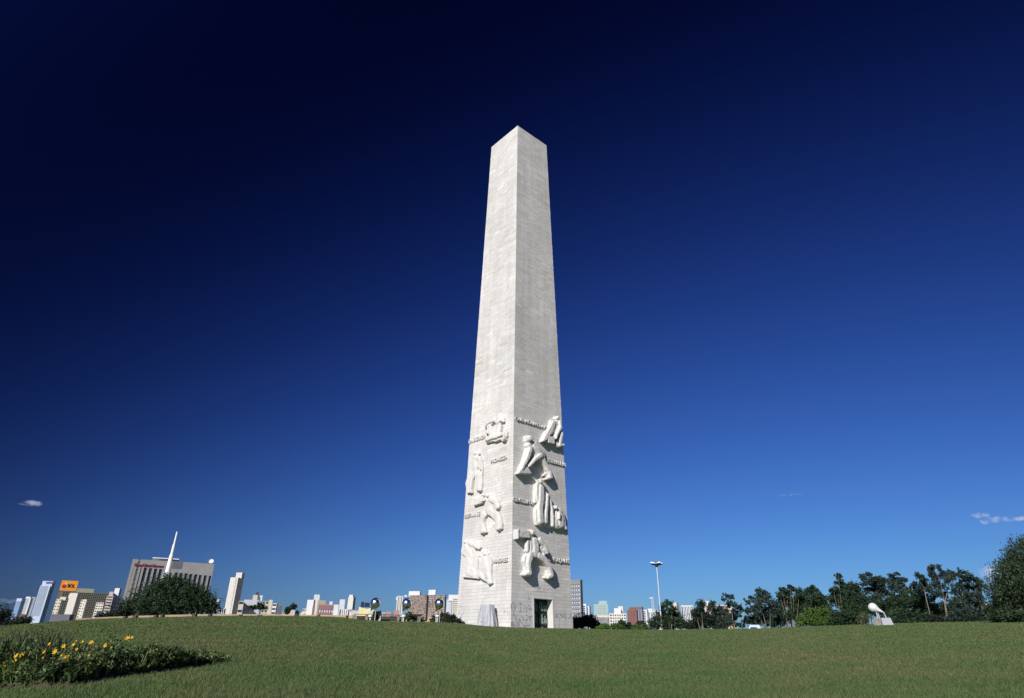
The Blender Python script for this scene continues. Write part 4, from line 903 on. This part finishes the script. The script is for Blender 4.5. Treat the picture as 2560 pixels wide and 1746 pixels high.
# ---------------------------------------------------------------- trees
def leafmesh(name, blobs, n, size, flat=1.0, spiky=0.0, gap=.5):
    """blobs: (centre Vector, rx, ry, rz); many small quads gathered in clumps through each blob"""
    tot = sum(b[1]*b[3] for b in blobs); C_, Rr = [], []
    for (c_, rx, ry, rz) in blobs:
        k = max(3, int(1.7*n*(rx*rz)/tot)); ncl = max(3, int(k/14))
        d = rng.normal(size=(ncl, 3)); d /= np.linalg.norm(d, axis=1)[:, None]
        rad = rng.random(ncl)**(1/2.2)*(1+.18*rng.normal(size=ncl))
        cc = d*rad[:, None]*np.array([rx, ry, rz]) + np.array(c_)
        idx = rng.integers(0, ncl, k); cr = (.10+.22*gap)*min(rx, rz)+size*.8
        off = rng.normal(size=(k, 3))*cr*.55
        if spiky: off[:, 2] += np.abs(rng.normal(size=k))*spiky*size*2
        C_.append(cc[idx]+off); 
        Rr.append(np.clip(.5+.22*rng.normal(size=ncl)[idx]+.15*rng.normal(size=k), 0, 1))
    C_ = np.concatenate(C_); T = np.concatenate(Rr); k = len(C_)
    a = rng.normal(size=(k, 3)); a[:, 2] = a[:, 2]*.8 + spiky*1.2; a /= np.linalg.norm(a, axis=1)[:, None]
    b_ = rng.normal(size=(k, 3)); b_ -= (b_*a).sum(1)[:, None]*a; b_ /= np.linalg.norm(b_, axis=1)[:, None]
    s_ = size*(.6+.8*rng.random(k))[:, None]
    wf = .5-.22*min(1, spiky)
    V_ = np.stack([C_-a*s_, C_+b_*s_*wf, C_+a*s_, C_-b_*s_*wf], 1).reshape(-1, 3)
    F_ = np.arange(k*4).reshape(-1, 4)
    return npmesh(name, V_, F_, np.repeat(T, 4))
def tree(name, label, blobs, D, base, leaf, n=3500, size=None, bark='bark', trunks=None, trunk_r=.25, cat='tree', group=None, spiky=0, gap=.5, limbs=True):
    """blobs: (x, y, rx_px, ry_px[, dD]) in photo pixels at distance D; base = photo column of the foot"""
    bp = at(base, 1560, D); g0 = gz(bp.x, bp.y); g0 = min(g0, 1.5)-.3
    o = empty(name, (bp.x, bp.y, g0), 0, label, cat, group)
    B = []
    for bl in blobs:
        x, y, rx, ry = bl[:4]; dd = bl[4] if len(bl) > 4 else random.uniform(-1.5, 1.5)
        p = at(x, y, D+dd); k = (p-EYEP).length/FPX*.95
        B.append((p-o.location, rx*k, max(rx, ry)*k*.9, ry*k))
    size = size or .00115*D
    link('crown', leafmesh('crown', B, n, size, spiky=spiky, gap=gap), M[leaf], o)
    mb = MB(); top = max(b[0].z for b in B)*.55
    if trunks:
        for tr in trunks:
            pts = [at(x, y, D)-o.location for x, y in tr]; k = len(pts)
            foot = Vector((pts[0].x, pts[0].y, 0)); pts = [foot]+pts if pts[0].z > .3 else pts
            mb.tube(pts, [trunk_r*.48*(1-.75*i/(len(pts)-1)) for i in range(len(pts))], 7)
    else:
        mb.tube([(0, 0, 0), (.1, 0, top*.5), (0, .1, top)], [trunk_r, trunk_r*.8, trunk_r*.5], 8)
    fk = Vector((0, 0, top*.6))
    if limbs:
        for (c_, rx, ry, rz) in B:
            mid_ = fk.lerp(c_, .5)+Vector((0, 0, .15*rz)); mb.tube([fk, mid_, c_], [trunk_r*.4, trunk_r*.25, trunk_r*.1], 5)
    mb.build('trunk', M[bark], o)
    return o
tree('dark_tree', 'large dark spreading tree in front of the grey hotel',
     [(335, 1520, 38, 20), (372, 1497, 36, 28), (405, 1480, 34, 32), (425, 1460, 22, 18), (437, 1455, 15, 12), (455, 1485, 38, 32), (490, 1490, 26, 24), (505, 1508, 36, 24), (440, 1515, 60, 26), (385, 1520, 50, 22), (530, 1523, 20, 12), (310, 1526, 14, 10), (345, 1510, 14, 10), (400, 1467, 10, 10)], 85, 428, 'leafdark', 24000, .11, spiky=.35, gap=.3, trunk_r=.35)
for args in (
    ('dark_tree', 'small dark round tree at the extreme left edge', [(8, 1538, 12, 12), (12, 1550, 18, 12), (-20, 1545, 30, 20)], 120, 8, 'leafblack', 1500),
    ('dark_bush', 'dark low bush below the pale blue tower', [(45, 1556, 16, 9), (62, 1553, 12, 9), (30, 1560, 14, 8)], 80, 48, 'leafblack', 1600),
    ('dark_bush', 'dark low bush between the white slab and the hotel foot', [(272, 1539, 14, 6), (295, 1537, 18, 8), (255, 1545, 10, 5), (312, 1534, 12, 6)], 84, 280, 'leafblack', 2000),
    ('small_tree', 'small flat topped tree in front of the white tank building', [(640, 1519, 18, 4), (650, 1515, 10, 6), (628, 1519, 12, 3), (658, 1520, 10, 4)], 120, 642, 'leafdark', 1200),
    ('small_tree', 'small dark tree beside the pink gabled house', [(732, 1518, 7, 6), (720, 1528, 6, 7), (742, 1533, 4, 5)], 130, 735, 'leafblack', 900),
    ('shrub', 'olive shrub growing on the stone shelter under the left globe', [(942, 1538, 8, 9), (936, 1545, 6, 8), (948, 1535, 4, 5)], 67, 940, 'leafolive', 1200),
    ('shrub', 'olive shrub on the stone shelter under the middle globe', [(1022, 1541, 9, 8), (1034, 1545, 8, 7), (1015, 1549, 8, 5)], 67, 1025, 'leafolive', 1200),
    ('shrub', 'mixed olive shrub under the globe nearest the obelisk', [(1105, 1543, 10, 8), (1086, 1548, 6, 7), (1115, 1540, 8, 7)], 67, 1102, 'leafolive', 1500),
    ('dark_bush', 'dark bush against the left foot of the obelisk', [(1130, 1548, 13, 9), (1122, 1552, 10, 6), (1145, 1554, 8, 5), (1155, 1558, 8, 3)], 66, 1132, 'leafblack', 1800)):
    tree(*args, trunk_r=.1, gap=.35)
# right of the obelisk
RG = 'trees along the far side of the lawn'
tree('dark_tree', 'dark rounded tree touching the right foot of the obelisk', [(1448, 1555, 22, 14), (1465, 1552, 20, 14), (1482, 1558, 18, 14), (1440, 1565, 16, 10), (1495, 1566, 10, 8), (1476, 1545, 8, 7)], 95, 1462, 'leafblack', 4200, trunk_r=.2)
tree('round_shrub', 'light green clipped shrub before the low office fins', [(1513, 1569, 14, 6), (1500, 1573, 10, 4)], 82, 1510, 'leafbright', 1400, trunk_r=.06)
tree('round_shrub', 'light green clipped shrub before the cream apartment block', [(1542, 1569, 15, 7), (1555, 1573, 10, 4)], 82, 1545, 'leafbright', 1600, trunk_r=.06)
tree('round_shrub', 'yellow green shrub before the dark brick tower', [(1602, 1570, 10, 6), (1588, 1574, 8, 4), (1616, 1573, 10, 4)], 82, 1602, 'leafbright', 1400, trunk_r=.06)
tree('small_tree', 'small dark tree before the cream apartment block', [(1556, 1560, 9, 8), (1553, 1554, 4, 4), (1568, 1568, 12, 5), (1572, 1560, 5, 4)], 90, 1558, 'leafdark', 1300, trunk_r=.1)
tree('small_tree', 'small dark tree before the red brick block', [(1600, 1560, 9, 7), (1585, 1570, 9, 6), (1610, 1566, 8, 6)], 90, 1600, 'leafblack', 1200, trunk_r=.1)
tree('round_topped_tree', 'tall dark tree with a round top behind the lamp post', [(1669, 1509, 13, 8), (1658, 1521, 9, 12), (1680, 1524, 11, 10), (1670, 1540, 20, 14), (1650, 1550, 18, 18), (1690, 1545, 18, 18), (1635, 1562, 16, 12), (1675, 1562, 36, 12), (1700, 1560, 16, 12), (1655, 1535, 9, 10)], 100, 1672, 'leafdark', 6500, trunk_r=.25, gap=.3)
tree('dark_tree', 'near black pine like tree before the cream building', [(1753, 1512, 12, 9), (1753, 1522, 8, 8), (1752, 1540, 22, 12), (1760, 1556, 30, 16), (1740, 1534, 10, 8), (1775, 1548, 14, 12), (1735, 1565, 20, 9)], 98, 1755, 'leafblack', 5500, spiky=.3, trunk_r=.25, gap=.25)
tree('small_tree', 'grey green tree behind the near black tree', [(1780, 1512, 10, 7), (1774, 1520, 8, 7), (1798, 1524, 12, 7), (1795, 1533, 16, 6), (1788, 1528, 10, 6), (1805, 1555, 16, 14), (1798, 1567, 20, 8), (1716, 1560, 14, 9)], 105, 1790, 'leafgum', 3600, trunk_r=.15)
tree('umbrella_gum_tree', 'gum tree with a separate umbrella of leaves above an open crown',
     [(1819, 1490, 12, 5), (1808, 1499, 7, 4), (1829, 1495, 7, 3), (1826, 1508, 12, 5), (1822, 1515, 10, 5), (1834, 1512, 9, 5), (1848, 1517, 9, 6), (1852, 1524, 6, 6), (1838, 1530, 10, 8), (1836, 1542, 9, 10), (1816, 1528, 6, 6), (1848, 1540, 9, 3), (1862, 1547, 4, 8), (1822, 1556, 10, 10)], 100, 1832, 'leafgum', 2600, bark='palebark',
     trunks=[[(1833, 1570), (1830, 1535), (1815, 1508), (1817, 1494)], [(1830, 1535), (1846, 1520)]], trunk_r=.16, gap=.15, limbs=False)
tree('tall_gum_tree', 'tall gum tree with airy crown and pale slanting trunks',
     [(1896, 1476, 7, 5), (1905, 1479, 9, 4), (1915, 1484, 8, 6), (1878, 1494, 6, 5), (1870, 1504, 8, 7), (1884, 1502, 5, 7), (1900, 1490, 12, 8), (1915, 1497, 14, 9), (1900, 1510, 12, 12), (1930, 1508, 14, 10), (1925, 1525, 18, 14), (1872, 1528, 9, 8), (1885, 1522, 10, 8), (1898, 1536, 9, 6), (1880, 1545, 8, 8), (1940, 1530, 14, 14), (1912, 1548, 10, 8), (1930, 1556, 10, 8), (1948, 1548, 10, 10), (1896, 1552, 8, 6)],
     100, 1912, 'leafgum', 5600, bark='palebark', trunks=[[(1916, 1570), (1907, 1530), (1900, 1500)], [(1910, 1572), (1899, 1540), (1893, 1500)], [(1926, 1572), (1925, 1535), (1915, 1495)]], trunk_r=.14, gap=.12, limbs=False)
tree('dense_gum_tree', 'broad dense gum tree with several rounded tops left of the bright shrub',
     [(1955, 1475, 8, 7), (1975, 1466, 7, 4), (1983, 1474, 5, 6), (1950, 1488, 9, 7), (1968, 1482, 12, 10), (1960, 1500, 12, 12), (1975, 1505, 14, 14), (1998, 1484, 12, 10), (2008, 1495, 14, 14), (1990, 1510, 18, 16), (1985, 1535, 18, 16), (2010, 1522, 16, 14), (1965, 1545, 14, 14), (1955, 1520, 10, 12)],
     105, 1975, 'leafdark', 7500, trunks=[[(1966, 1572), (1968, 1530), (1968, 1490)]], trunk_r=.2, gap=.22)
tree('cone_topped_tree', 'dark tree with a pointed top beside the dense gum tree', [(2032, 1470, 6, 6), (2022, 1475, 6, 6), (2036, 1482, 14, 10), (2046, 1495, 16, 12), (2055, 1506, 14, 12), (2035, 1510, 22, 16), (2060, 1525, 16, 14), (2018, 1480, 6, 8)], 108, 2040, 'leafdark', 5500, trunk_r=.22, gap=.25)
tree('bright_shrub', 'bright yellow green dome shaped shrub before the dark trees', [(2035, 1535, 22, 12), (2060, 1535, 24, 13), (2015, 1550, 20, 14), (2050, 1555, 32, 14), (2075, 1552, 26, 14), (2000, 1558, 10, 10)], 84, 2045, 'leafbright', 6000, trunk_r=.1, gap=.25)
tree('shrub', 'dark green shrub mass left of the searchlight', [(2105, 1548, 26, 16), (2130, 1550, 22, 16), (2150, 1558, 16, 10), (2090, 1560, 20, 10), (2125, 1538, 18, 10)], 82, 2115, 'leafdark', 4500, trunk_r=.1, gap=.25)
tree('shrub', 'dry yellowish shrub just left of the searchlight legs', [(2158, 1541, 7, 6), (2165, 1548, 7, 7), (2152, 1552, 7, 6)], 62, 2160, 'leafolive', 700, spiky=.8, trunk_r=.05)
tree('shrub', 'dark green shrub mass right of the searchlight', [(2230, 1545, 18, 16), (2255, 1540, 22, 16), (2285, 1545, 24, 14), (2312, 1548, 22, 12), (2262, 1555, 40, 8), (2330, 1552, 14, 8)], 80, 2270, 'leafdark', 5500, trunk_r=.1, gap=.25)
tree('finger_topped_tree', 'dark tree with a narrow upright top left of the searchlight', [(2096, 1440, 7, 5), (2097, 1450, 6, 8), (2100, 1462, 9, 8), (2090, 1458, 4, 3), (2084, 1476, 10, 5), (2108, 1468, 9, 8), (2098, 1484, 20, 12), (2092, 1500, 20, 14), (2110, 1505, 24, 18), (2125, 1520, 24, 18)], 108, 2100, 'leafdark', 5500, trunk_r=.2, gap=.2)
tree('round_topped_tree', 'dark dome topped tree with a bare twig, behind the searchlight', [(2131, 1466, 14, 9), (2124, 1476, 10, 10), (2143, 1475, 10, 9), (2132, 1488, 18, 12), (2150, 1500, 20, 14), (2140, 1515, 22, 14)], 106, 2135, 'leafdark', 4000, trunk_r=.2, gap=.25,
     trunks=[[(2135, 1560), (2134, 1480), (2131, 1462), (2129, 1450), (2126, 1443)]])
tree('tall_gum_tree', 'tall gum tree with layered crown and pale forked trunks above the searchlight',
     [(2156, 1442, 8, 6), (2172, 1437, 9, 5), (2160, 1450, 8, 5), (2180, 1448, 9, 6), (2195, 1448, 12, 7), (2204, 1455, 10, 8), (2158, 1461, 9, 5), (2190, 1462, 12, 8), (2205, 1468, 10, 9), (2175, 1458, 9, 5), (2183, 1474, 8, 6), (2200, 1480, 12, 10), (2168, 1472, 9, 4), (2164, 1480, 8, 5), (2190, 1492, 12, 8)],
     102, 2178, 'leafgum', 4200, bark='palebark', trunks=[[(2176, 1540), (2174, 1498), (2168, 1470)], [(2182, 1540), (2180, 1495), (2172, 1460)]], trunk_r=.13, gap=.12, limbs=False)
tree('gum_tree', 'open gum tree with tufts of leaves right of the tall layered one',
     [(2228, 1440, 6, 5), (2240, 1437, 6, 4), (2247, 1436, 3, 3), (2232, 1446, 6, 4), (2224, 1453, 9, 6), (2240, 1456, 9, 8), (2254, 1447, 7, 4), (2262, 1450, 5, 4), (2256, 1460, 7, 8), (2230, 1468, 10, 6), (2246, 1472, 10, 8), (2260, 1482, 9, 7), (2225, 1484, 14, 5), (2240, 1492, 14, 6), (2270, 1478, 8, 7)],
     104, 2245, 'leafgum', 3200, bark='palebark', trunks=[[(2264, 1540), (2260, 1490), (2250, 1462)], [(2252, 1530), (2244, 1480), (2232, 1450)]], trunk_r=.11, gap=.12, limbs=False)
tree('dense_tree', 'dense dark green tree mass behind the searchlight', [(2160, 1505, 26, 14), (2190, 1512, 24, 16), (2225, 1508, 26, 14), (2255, 1508, 24, 14), (2210, 1525, 40, 16), (2150, 1525, 26, 14), (2270, 1498, 18, 12)], 98, 2200, 'leafdark', 7500, trunk_r=.2, gap=.25)
tree('dense_tree', 'dense dark green tree mass between the two open gum trees', [(2290, 1490, 18, 10), (2310, 1500, 22, 14), (2285, 1512, 22, 14), (2318, 1520, 24, 14), (2335, 1530, 16, 14), (2300, 1532, 26, 12)], 96, 2300, 'leafdark', 5200, trunk_r=.2, gap=.25)
tree('feathery_gum_tree', 'tall feathery gum tree leaning left in front of the sky, right side',
     [(2293, 1441, 6, 5), (2303, 1446, 8, 6), (2312, 1452, 8, 6), (2306, 1458, 8, 6), (2286, 1460, 8, 4), (2295, 1468, 9, 6), (2316, 1468, 9, 8), (2283, 1470, 6, 5), (2304, 1478, 9, 5), (2326, 1425, 7, 7), (2336, 1419, 7, 5), (2350, 1422, 6, 6), (2330, 1436, 9, 7), (2342, 1444, 10, 8), (2335, 1458, 10, 8), (2322, 1475, 9, 6), (2362, 1435, 10, 6), (2374, 1433, 9, 5), (2384, 1440, 6, 6), (2364, 1450, 7, 9), (2378, 1448, 8, 6), (2350, 1468, 12, 8), (2340, 1485, 12, 9), (2360, 1490, 9, 9)],
     92, 2352, 'leafgum', 5200, bark='palebark', trunks=[[(2368, 1552), (2360, 1500), (2350, 1450), (2335, 1425)], [(2316, 1500), (2310, 1470), (2300, 1450)], [(2362, 1510), (2372, 1460), (2374, 1437)]], trunk_r=.13, gap=.1, spiky=.3, limbs=False)
tree('feathery_gum_tree', 'feathery gum tree beside the bushy tree at the right edge',
     [(2400, 1430, 7, 5), (2410, 1433, 6, 4), (2394, 1437, 5, 5), (2405, 1442, 7, 5), (2425, 1442, 9, 6), (2412, 1452, 10, 7), (2435, 1452, 10, 8), (2448, 1460, 9, 8), (2395, 1465, 12, 8), (2420, 1468, 16, 9), (2445, 1475, 12, 8), (2385, 1480, 10, 8), (2405, 1485, 14, 9), (2435, 1490, 18, 9), (2460, 1468, 6, 5), (2390, 1515, 12, 10), (2415, 1508, 16, 12), (2440, 1515, 16, 12), (2455, 1500, 8, 7), (2420, 1532, 20, 12), (2395, 1538, 14, 10), (2445, 1540, 16, 10)],
     90, 2430, 'leafgum', 7000, trunks=[[(2405, 1552), (2407, 1500), (2405, 1440)], [(2464, 1550), (2450, 1505), (2440, 1460)]], bark='palebark', trunk_r=.13, gap=.12, spiky=.3, limbs=False)
tree('shrub', 'low dark shrub line under the feathery gum trees', [(2345, 1548, 16, 8), (2375, 1550, 16, 6), (2400, 1550, 20, 5), (2440, 1548, 20, 6), (2475, 1540, 18, 12), (2478, 1525, 12, 12)], 78, 2420, 'leafblack', 4200, trunk_r=.08, gap=.25)
tree('bushy_tree', 'large bushy olive tree filling the right edge of the view',
     [(2610, 1430, 70, 52), (2556, 1395, 30, 26), (2572, 1368, 28, 24), (2530, 1420, 24, 22), (2545, 1425, 36, 28), (2538, 1455, 40, 30), (2530, 1490, 42, 30), (2535, 1525, 46, 24), (2610, 1480, 90, 50), (2620, 1520, 80, 34), (2512, 1500, 26, 22), (2510, 1530, 24, 18), (2650, 1400, 50, 50), (2508, 1462, 16, 16)], 58, 2570, 'leafedge', 30000, .085, spiky=.7, gap=.25, trunk_r=.3)
tree('bushy_tree', 'reddish tipped lower skirt of bushes under the right edge tree', [(2500, 1540, 24, 12), (2540, 1545, 36, 10), (2590, 1545, 40, 12)], 55, 2540, 'leafedge', 3500, .1, spiky=.4, trunk_r=.08)

tree('dense_tree', 'dark distant tree mass behind the tall slanting gum tree', [(1880, 1555, 22, 10), (1915, 1545, 24, 16), (1945, 1540, 22, 18), (1930, 1558, 34, 10), (1900, 1530, 14, 12)], 118, 1915, 'leafdark', 4200, trunk_r=.2, gap=.25)
tree('dense_tree', 'dark distant tree mass below the umbrella topped gum tree', [(1800, 1548, 22, 14), (1820, 1545, 16, 14), (1775, 1556, 24, 10), (1850, 1562, 14, 6), (1728, 1562, 20, 8)], 118, 1800, 'leafdark', 3000, trunk_r=.2, gap=.25)
tree('dense_tree', 'dark distant tree mass under the feathery gum trees at right', [(2380, 1525, 26, 16), (2350, 1530, 24, 16), (2420, 1520, 26, 18), (2455, 1528, 24, 16), (2400, 1505, 22, 14)], 112, 2400, 'leafdark', 5200, trunk_r=.2, gap=.25)

# ---------------------------------------------------------------- flower bed
near = [(-140, 1730), (0, 1720), (168, 1716), (284, 1696), (439, 1675), (520, 1662), (565, 1654)]
NP = [ground_hit(x, y) for x, y in near]
fb = empty('flower_bed', tuple(NP[2]), 0, 'leafy flower bed with scattered yellow blooms in the lawn at lower left', 'flower bed')
FB0 = NP[2]
hts = [.46, .46, .44, .37, .28, .17, .06]; bks = [1.7, 1.7, 1.7, 1.5, 1.2, .7, .15]
def bed(s):
    i = min(int(s), len(NP)-2); t = s-i
    return NP[i].lerp(NP[i+1], t), hts[i]*(1-t)+hts[i+1]*t, bks[i]*(1-t)+bks[i+1]*t
# soil
mb = MB(); sv = []
for k in range(25):
    p, h, bw_ = bed(k/24*(len(NP)-1)-1e-6 if k else 0); d = Vector((p.x, p.y, 0)).normalized(); d2 = Vector((d.x-.25, d.y, 0)).normalized()
    for q in (-.06, 0, bw_*.5, bw_):
        z_ = gz(p.x+d2.x*q, p.y+d2.y*q)+(.03 if q in (0, bw_*.5) else -.02); sv.append((p.x+d2.x*q-FB0.x, p.y+d2.y*q-FB0.y, z_-FB0.z+.02))
fs = [(a*4+b_, a*4+b_+1, a*4+4+b_+1, a*4+4+b_) for a in range(24) for b_ in range(3)]
mb.add(sv, fs); mb.build('soil', M['soil'], fb)
nb = 10000; Vv, Ff, Tt = [], [], []
M['strap'] = mat('strap_leaves', (.04, .095, .028), .5, .4, 2, tint=.85, transl=.3, col2=(.09, .13, .04))
bases = []
for k in range(nb):
    s_ = random.random()**.85*(len(NP)-1); s_ = min(s_, len(NP)-1.001)
    if k % 16 == 0 or not bases or random.random() < .08: bases = [(s_, random.random())]
    s_, q_ = bases[0]; s_ = min(max(0, s_+random.gauss(0, .035)), len(NP)-1.001); q_ = min(1, max(0, q_+random.gauss(0, .06)))
    p, h, bw_ = bed(s_); d = Vector((p.x, p.y, 0)).normalized(); d2 = Vector((d.x-.25, d.y, 0)).normalized()
    x, y = p.x+d2.x*q_*bw_, p.y+d2.y*q_*bw_; z = gz(x, y)-.01
    edge = .38+.62*math.sin(math.pi*min(1, q_*.8+.2)); L_ = h*random.uniform(.5, 1.15)*edge*(.82+.22*math.sin(x*3.1+y*1.7)+.16*math.sin(x*7.3-y*5.1)); a = random.uniform(0, 6.283); lean = random.uniform(.15, .8)*L_
    dx, dy = math.cos(a), math.sin(a); wd = random.uniform(.008, .022)
    pts = [(x, y, z), (x+dx*lean*.3, y+dy*lean*.3, z+L_*.55), (x+dx*lean*.75, y+dy*lean*.75, z+L_*.88), (x+dx*lean*1.2, y+dy*lean*1.2, z+L_*random.uniform(.7, 1.0))]
    o_ = len(Vv); t_ = min(1, max(0, random.gauss(.5, .25)))
    for (px_, py_, pz_), ww in zip(pts, (.8, 1, .8, .1)):
        for sg in (-1, 1): Vv.append((px_-dy*wd*ww*sg-FB0.x, py_+dx*wd*ww*sg-FB0.y, pz_-FB0.z)); Tt.append(t_)
    for j in range(3): Ff.append((o_+2*j, o_+2*j+1, o_+2*j+3, o_+2*j+2))
q = link('foliage', npmesh('foliage', Vv, Ff, Tt), M['strap'], fb); q['kind'] = 'stuff'
bl_ = []
for k in range(46):
    s_ = k/45*(len(NP)-1.25); p, h, bw_ = bed(s_); d = Vector((p.x, p.y, 0)).normalized()
    for q_ in (.15, .5, .85):
        hh = h*(.3+.3*math.sin(math.pi*min(1, q_*.8+.15)))*random.uniform(.8, 1.2); x, y = p.x+(d.x-.2)*q_*bw_, p.y+d.y*q_*bw_
        bl_.append((Vector((x, y, gz(x, y)+hh*.75))-FB0, .22, .25*bw_+.05, hh*.8))
M['bedleaf'] = mat('flower_bed_leaves', (.035, .08, .025), .6, .4, 3, tint=.7, transl=.25, col2=(.085, .12, .04))
q = link('leaves', leafmesh('leaves', bl_, 20000, .025, gap=.25, spiky=.3), M['bedleaf'], fb); q['kind'] = 'stuff'
# straw coloured dry stems and dark twigs
M['dry'] = mat('dry_stems', (.24, .2, .11), .8, .4, 3, tint=.4)
mb = MB()
for k in range(520):
    s_ = random.random()*(len(NP)-1.3)+.25; q_ = random.random(); p, h, bw_ = bed(s_); d = Vector((p.x, p.y, 0)).normalized(); x, y = p.x+d.x*q_*bw_-.2*q_, p.y+d.y*q_*bw_; z = gz(x, y)
    L_ = h*random.uniform(.4, .95); a = random.uniform(0, 6.28); mb.tube([(x-FB0.x, y-FB0.y, z-FB0.z), (x+.25*L_*math.cos(a)-FB0.x, y+.25*L_*math.sin(a)-FB0.y, z+L_-FB0.z)], [.004, .003], 3, cap=False)
q = mb.build('dry_stems', M['dry'], fb); q['kind'] = 'stuff'
mb = MB()
for k in range(260):
    s_ = random.random()*1.9; q_ = random.uniform(.7, 1.3); p, h, bw_ = bed(s_); d = Vector((p.x, p.y, 0)).normalized(); x, y = p.x+d.x*q_*bw_, p.y+d.y*q_*bw_; z = gz(x, y)
    L_ = random.uniform(.3, .62); a = random.uniform(0, 6.28)
    mb.tube([(x-FB0.x, y-FB0.y, z-FB0.z), (x+.2*L_*math.cos(a)-FB0.x, y+.2*L_*math.sin(a)-FB0.y, z+L_*.6-FB0.z), (x+.35*L_*math.cos(a+.5)-FB0.x, y+.35*L_*math.sin(a+.5)-FB0.y, z+L_-FB0.z)], [.012, .009, .004], 4, cap=False)
q = mb.build('dark_stems', M['leafblack'], fb); q['kind'] = 'stuff'
M['petal'] = mat('yellow_petals', (.8, .5, .02), .5, .15, 8, transl=.25); M['petal2'] = mat('orange_petals', (.62, .3, .02), .5, .15, 8, transl=.25)
fl = MB(); npet = 6
for k in range(npet):
    a = 2*math.pi*k/npet; ca, sa = math.cos(a), math.sin(a)
    prof = [(.0, .0, .0), (.45, .26, .22), (.8, .3, .45), (1.05, .0, .42)]
    L0 = [(0, 0, 0)]
    vs = [(0, 0, 0), (.5*ca-.24*sa, .5*sa+.24*ca, .35), (.5*ca+.24*sa, .5*sa-.24*ca, .35), (.85*ca-.22*sa, .85*sa+.22*ca, .62), (.85*ca+.22*sa, .85*sa-.22*ca, .62), (1.1*ca, 1.1*sa, .6)]
    fl.add(vs, [(0, 2, 1), (1, 2, 4, 3), (3, 4, 5)])
fl.tube([(0, -2.2, -1.2), (0, -.6, -.5), (0, 0, 0)], .06, 4)
fm = fl.mesh('flower'); fm.materials.append(M['petal']); fm2 = fm.copy(); fm2.materials.clear(); fm2.materials.append(M['petal2'])
for (x, y, s_, kk) in ((60, 470, 11, 0), (165, 395, 11, 0), (225, 382, 11, 0), (140, 435, 8, 0), (487, 275, 8, 0), (435, 352, 8, 1), (420, 408, 6, 1), (540, 350, 11, 0), (620, 295, 9, 0), (655, 395, 9, 0), (625, 410, 6, 0), (600, 385, 5, 0),
                       (715, 288, 9, 0), (735, 245, 5, 1), (790, 250, 7, 0), (745, 325, 6, 0), (885, 263, 9, 0), (912, 255, 5, 0), (1025, 288, 9, 0), (1090, 308, 9, 0), (1235, 225, 11, 0), (1280, 215, 7, 0),
                       (1465, 310, 5, 1), (1523, 328, 4, 0), (1075, 243, 4, 1), (865, 385, 5, 0), (870, 460, 4, 1), (485, 580, 4, 1)):
    X_, Y_ = x*.2582, 1540+y*.2582
    # find the bed point under this column
    best = None
    for k in range(60):
        p, h, bw_ = bed(k/60*(len(NP)-1)); 
        azp = math.atan2(p.x, p.y); d = pxdir(X_, Y_); da = abs(azp-math.atan2(d.x, d.y))
        if best is None or da < best[0]: best = (da, math.hypot(p.x, p.y), bw_, h)
    P = None
    for t_ in range(40):
        D_ = best[1]-.05+(best[2]+.1)*t_/39; c_ = at(X_, Y_, D_); hg = c_.z-gz(c_.x, c_.y)
        if P is None or abs(hg-best[3]*.92) < P[0]: P = (abs(hg-best[3]*.92), c_)
    P = P[1]
    f_ = link('flower', fm2 if kk else fm, None, fb); f_.location = P-FB0; r_ = s_*.44*P.length/FPX; f_.scale = (r_,)*3
    f_.rotation_euler = (R(random.uniform(45, 80)), R(random.uniform(-25, 25)), R(random.uniform(-40, 40)))

# ---------------------------------------------------------------- grass blades
def blades(n, d0, d1, azr, h0, wk):
    d = d0*(d1/d0)**rng.random(n); az = rng.uniform(-azr, azr, n)
    x = d*np.sin(az); y = d*np.cos(az)
    # gather into tufts
    x += .03*rng.normal(size=n); y += .03*rng.normal(size=n)
    z = ground(x, y)-.005
    tn = (np.sin(x*1.7+.6*np.sin(y*1.1))*np.sin(y*1.3+.5*np.sin(x*.9))+1)/2
    h = h0*(.4+.7*rng.random(n)**1.3)*(.8+.4*tn)
    a = rng.uniform(0, 2*np.pi, n); wd = wk*d*(.6+.8*rng.random(n)); lean = h*rng.uniform(.1, .9, n); la = rng.uniform(0, 2*np.pi, n)
    p0 = np.stack([x-np.cos(a)*wd, y-np.sin(a)*wd, z], -1); p1 = np.stack([x+np.cos(a)*wd, y+np.sin(a)*wd, z], -1)
    p2 = np.stack([x+np.cos(la)*lean, y+np.sin(la)*lean, z+h], -1)
    return np.stack([p0, p1, p2], 1).reshape(-1, 3), np.repeat(np.clip(.45+.25*rng.normal(size=n), 0, 1), 3), x, y
va, ta, xa_, ya_ = blades(620000, 5.0, 30.0, .86, .055, .00042)
vb_, tb_, xb_, yb_ = blades(260000, 28.0, 66.0, .86, .06, .0006)
def outside_bed(x, y):
    keep = np.ones(len(x), bool)
    poly = []
    for k in range(30):
        p, h, bw_ = bed(k/29*(len(NP)-1.001)); poly.append((math.atan2(p.x, p.y), math.hypot(p.x, p.y), bw_))
    poly.sort(); A = np.array(poly); az = np.arctan2(x, y); d = np.hypot(x, y)
    dn = np.interp(az, A[:, 0], A[:, 1], left=1e3, right=1e3); bw_ = np.interp(az, A[:, 0], A[:, 2], left=0, right=0)
    return ~((d > dn-.02) & (d < dn+bw_))
Vg = np.concatenate([va, vb_]); Tg = np.concatenate([ta, tb_]); kp = outside_bed(np.concatenate([xa_, xb_]), np.concatenate([ya_, yb_]))
Vg = Vg.reshape(-1, 3, 3)[kp].reshape(-1, 3); Tg = Tg.reshape(-1, 3)[kp].ravel()
gr = link('grass', npmesh('grass', Vg, np.arange(len(Vg)).reshape(-1, 3), Tg), M['blades'])
tag(gr, 'short mown green grass covering the rising lawn', 'grass', kind='stuff')
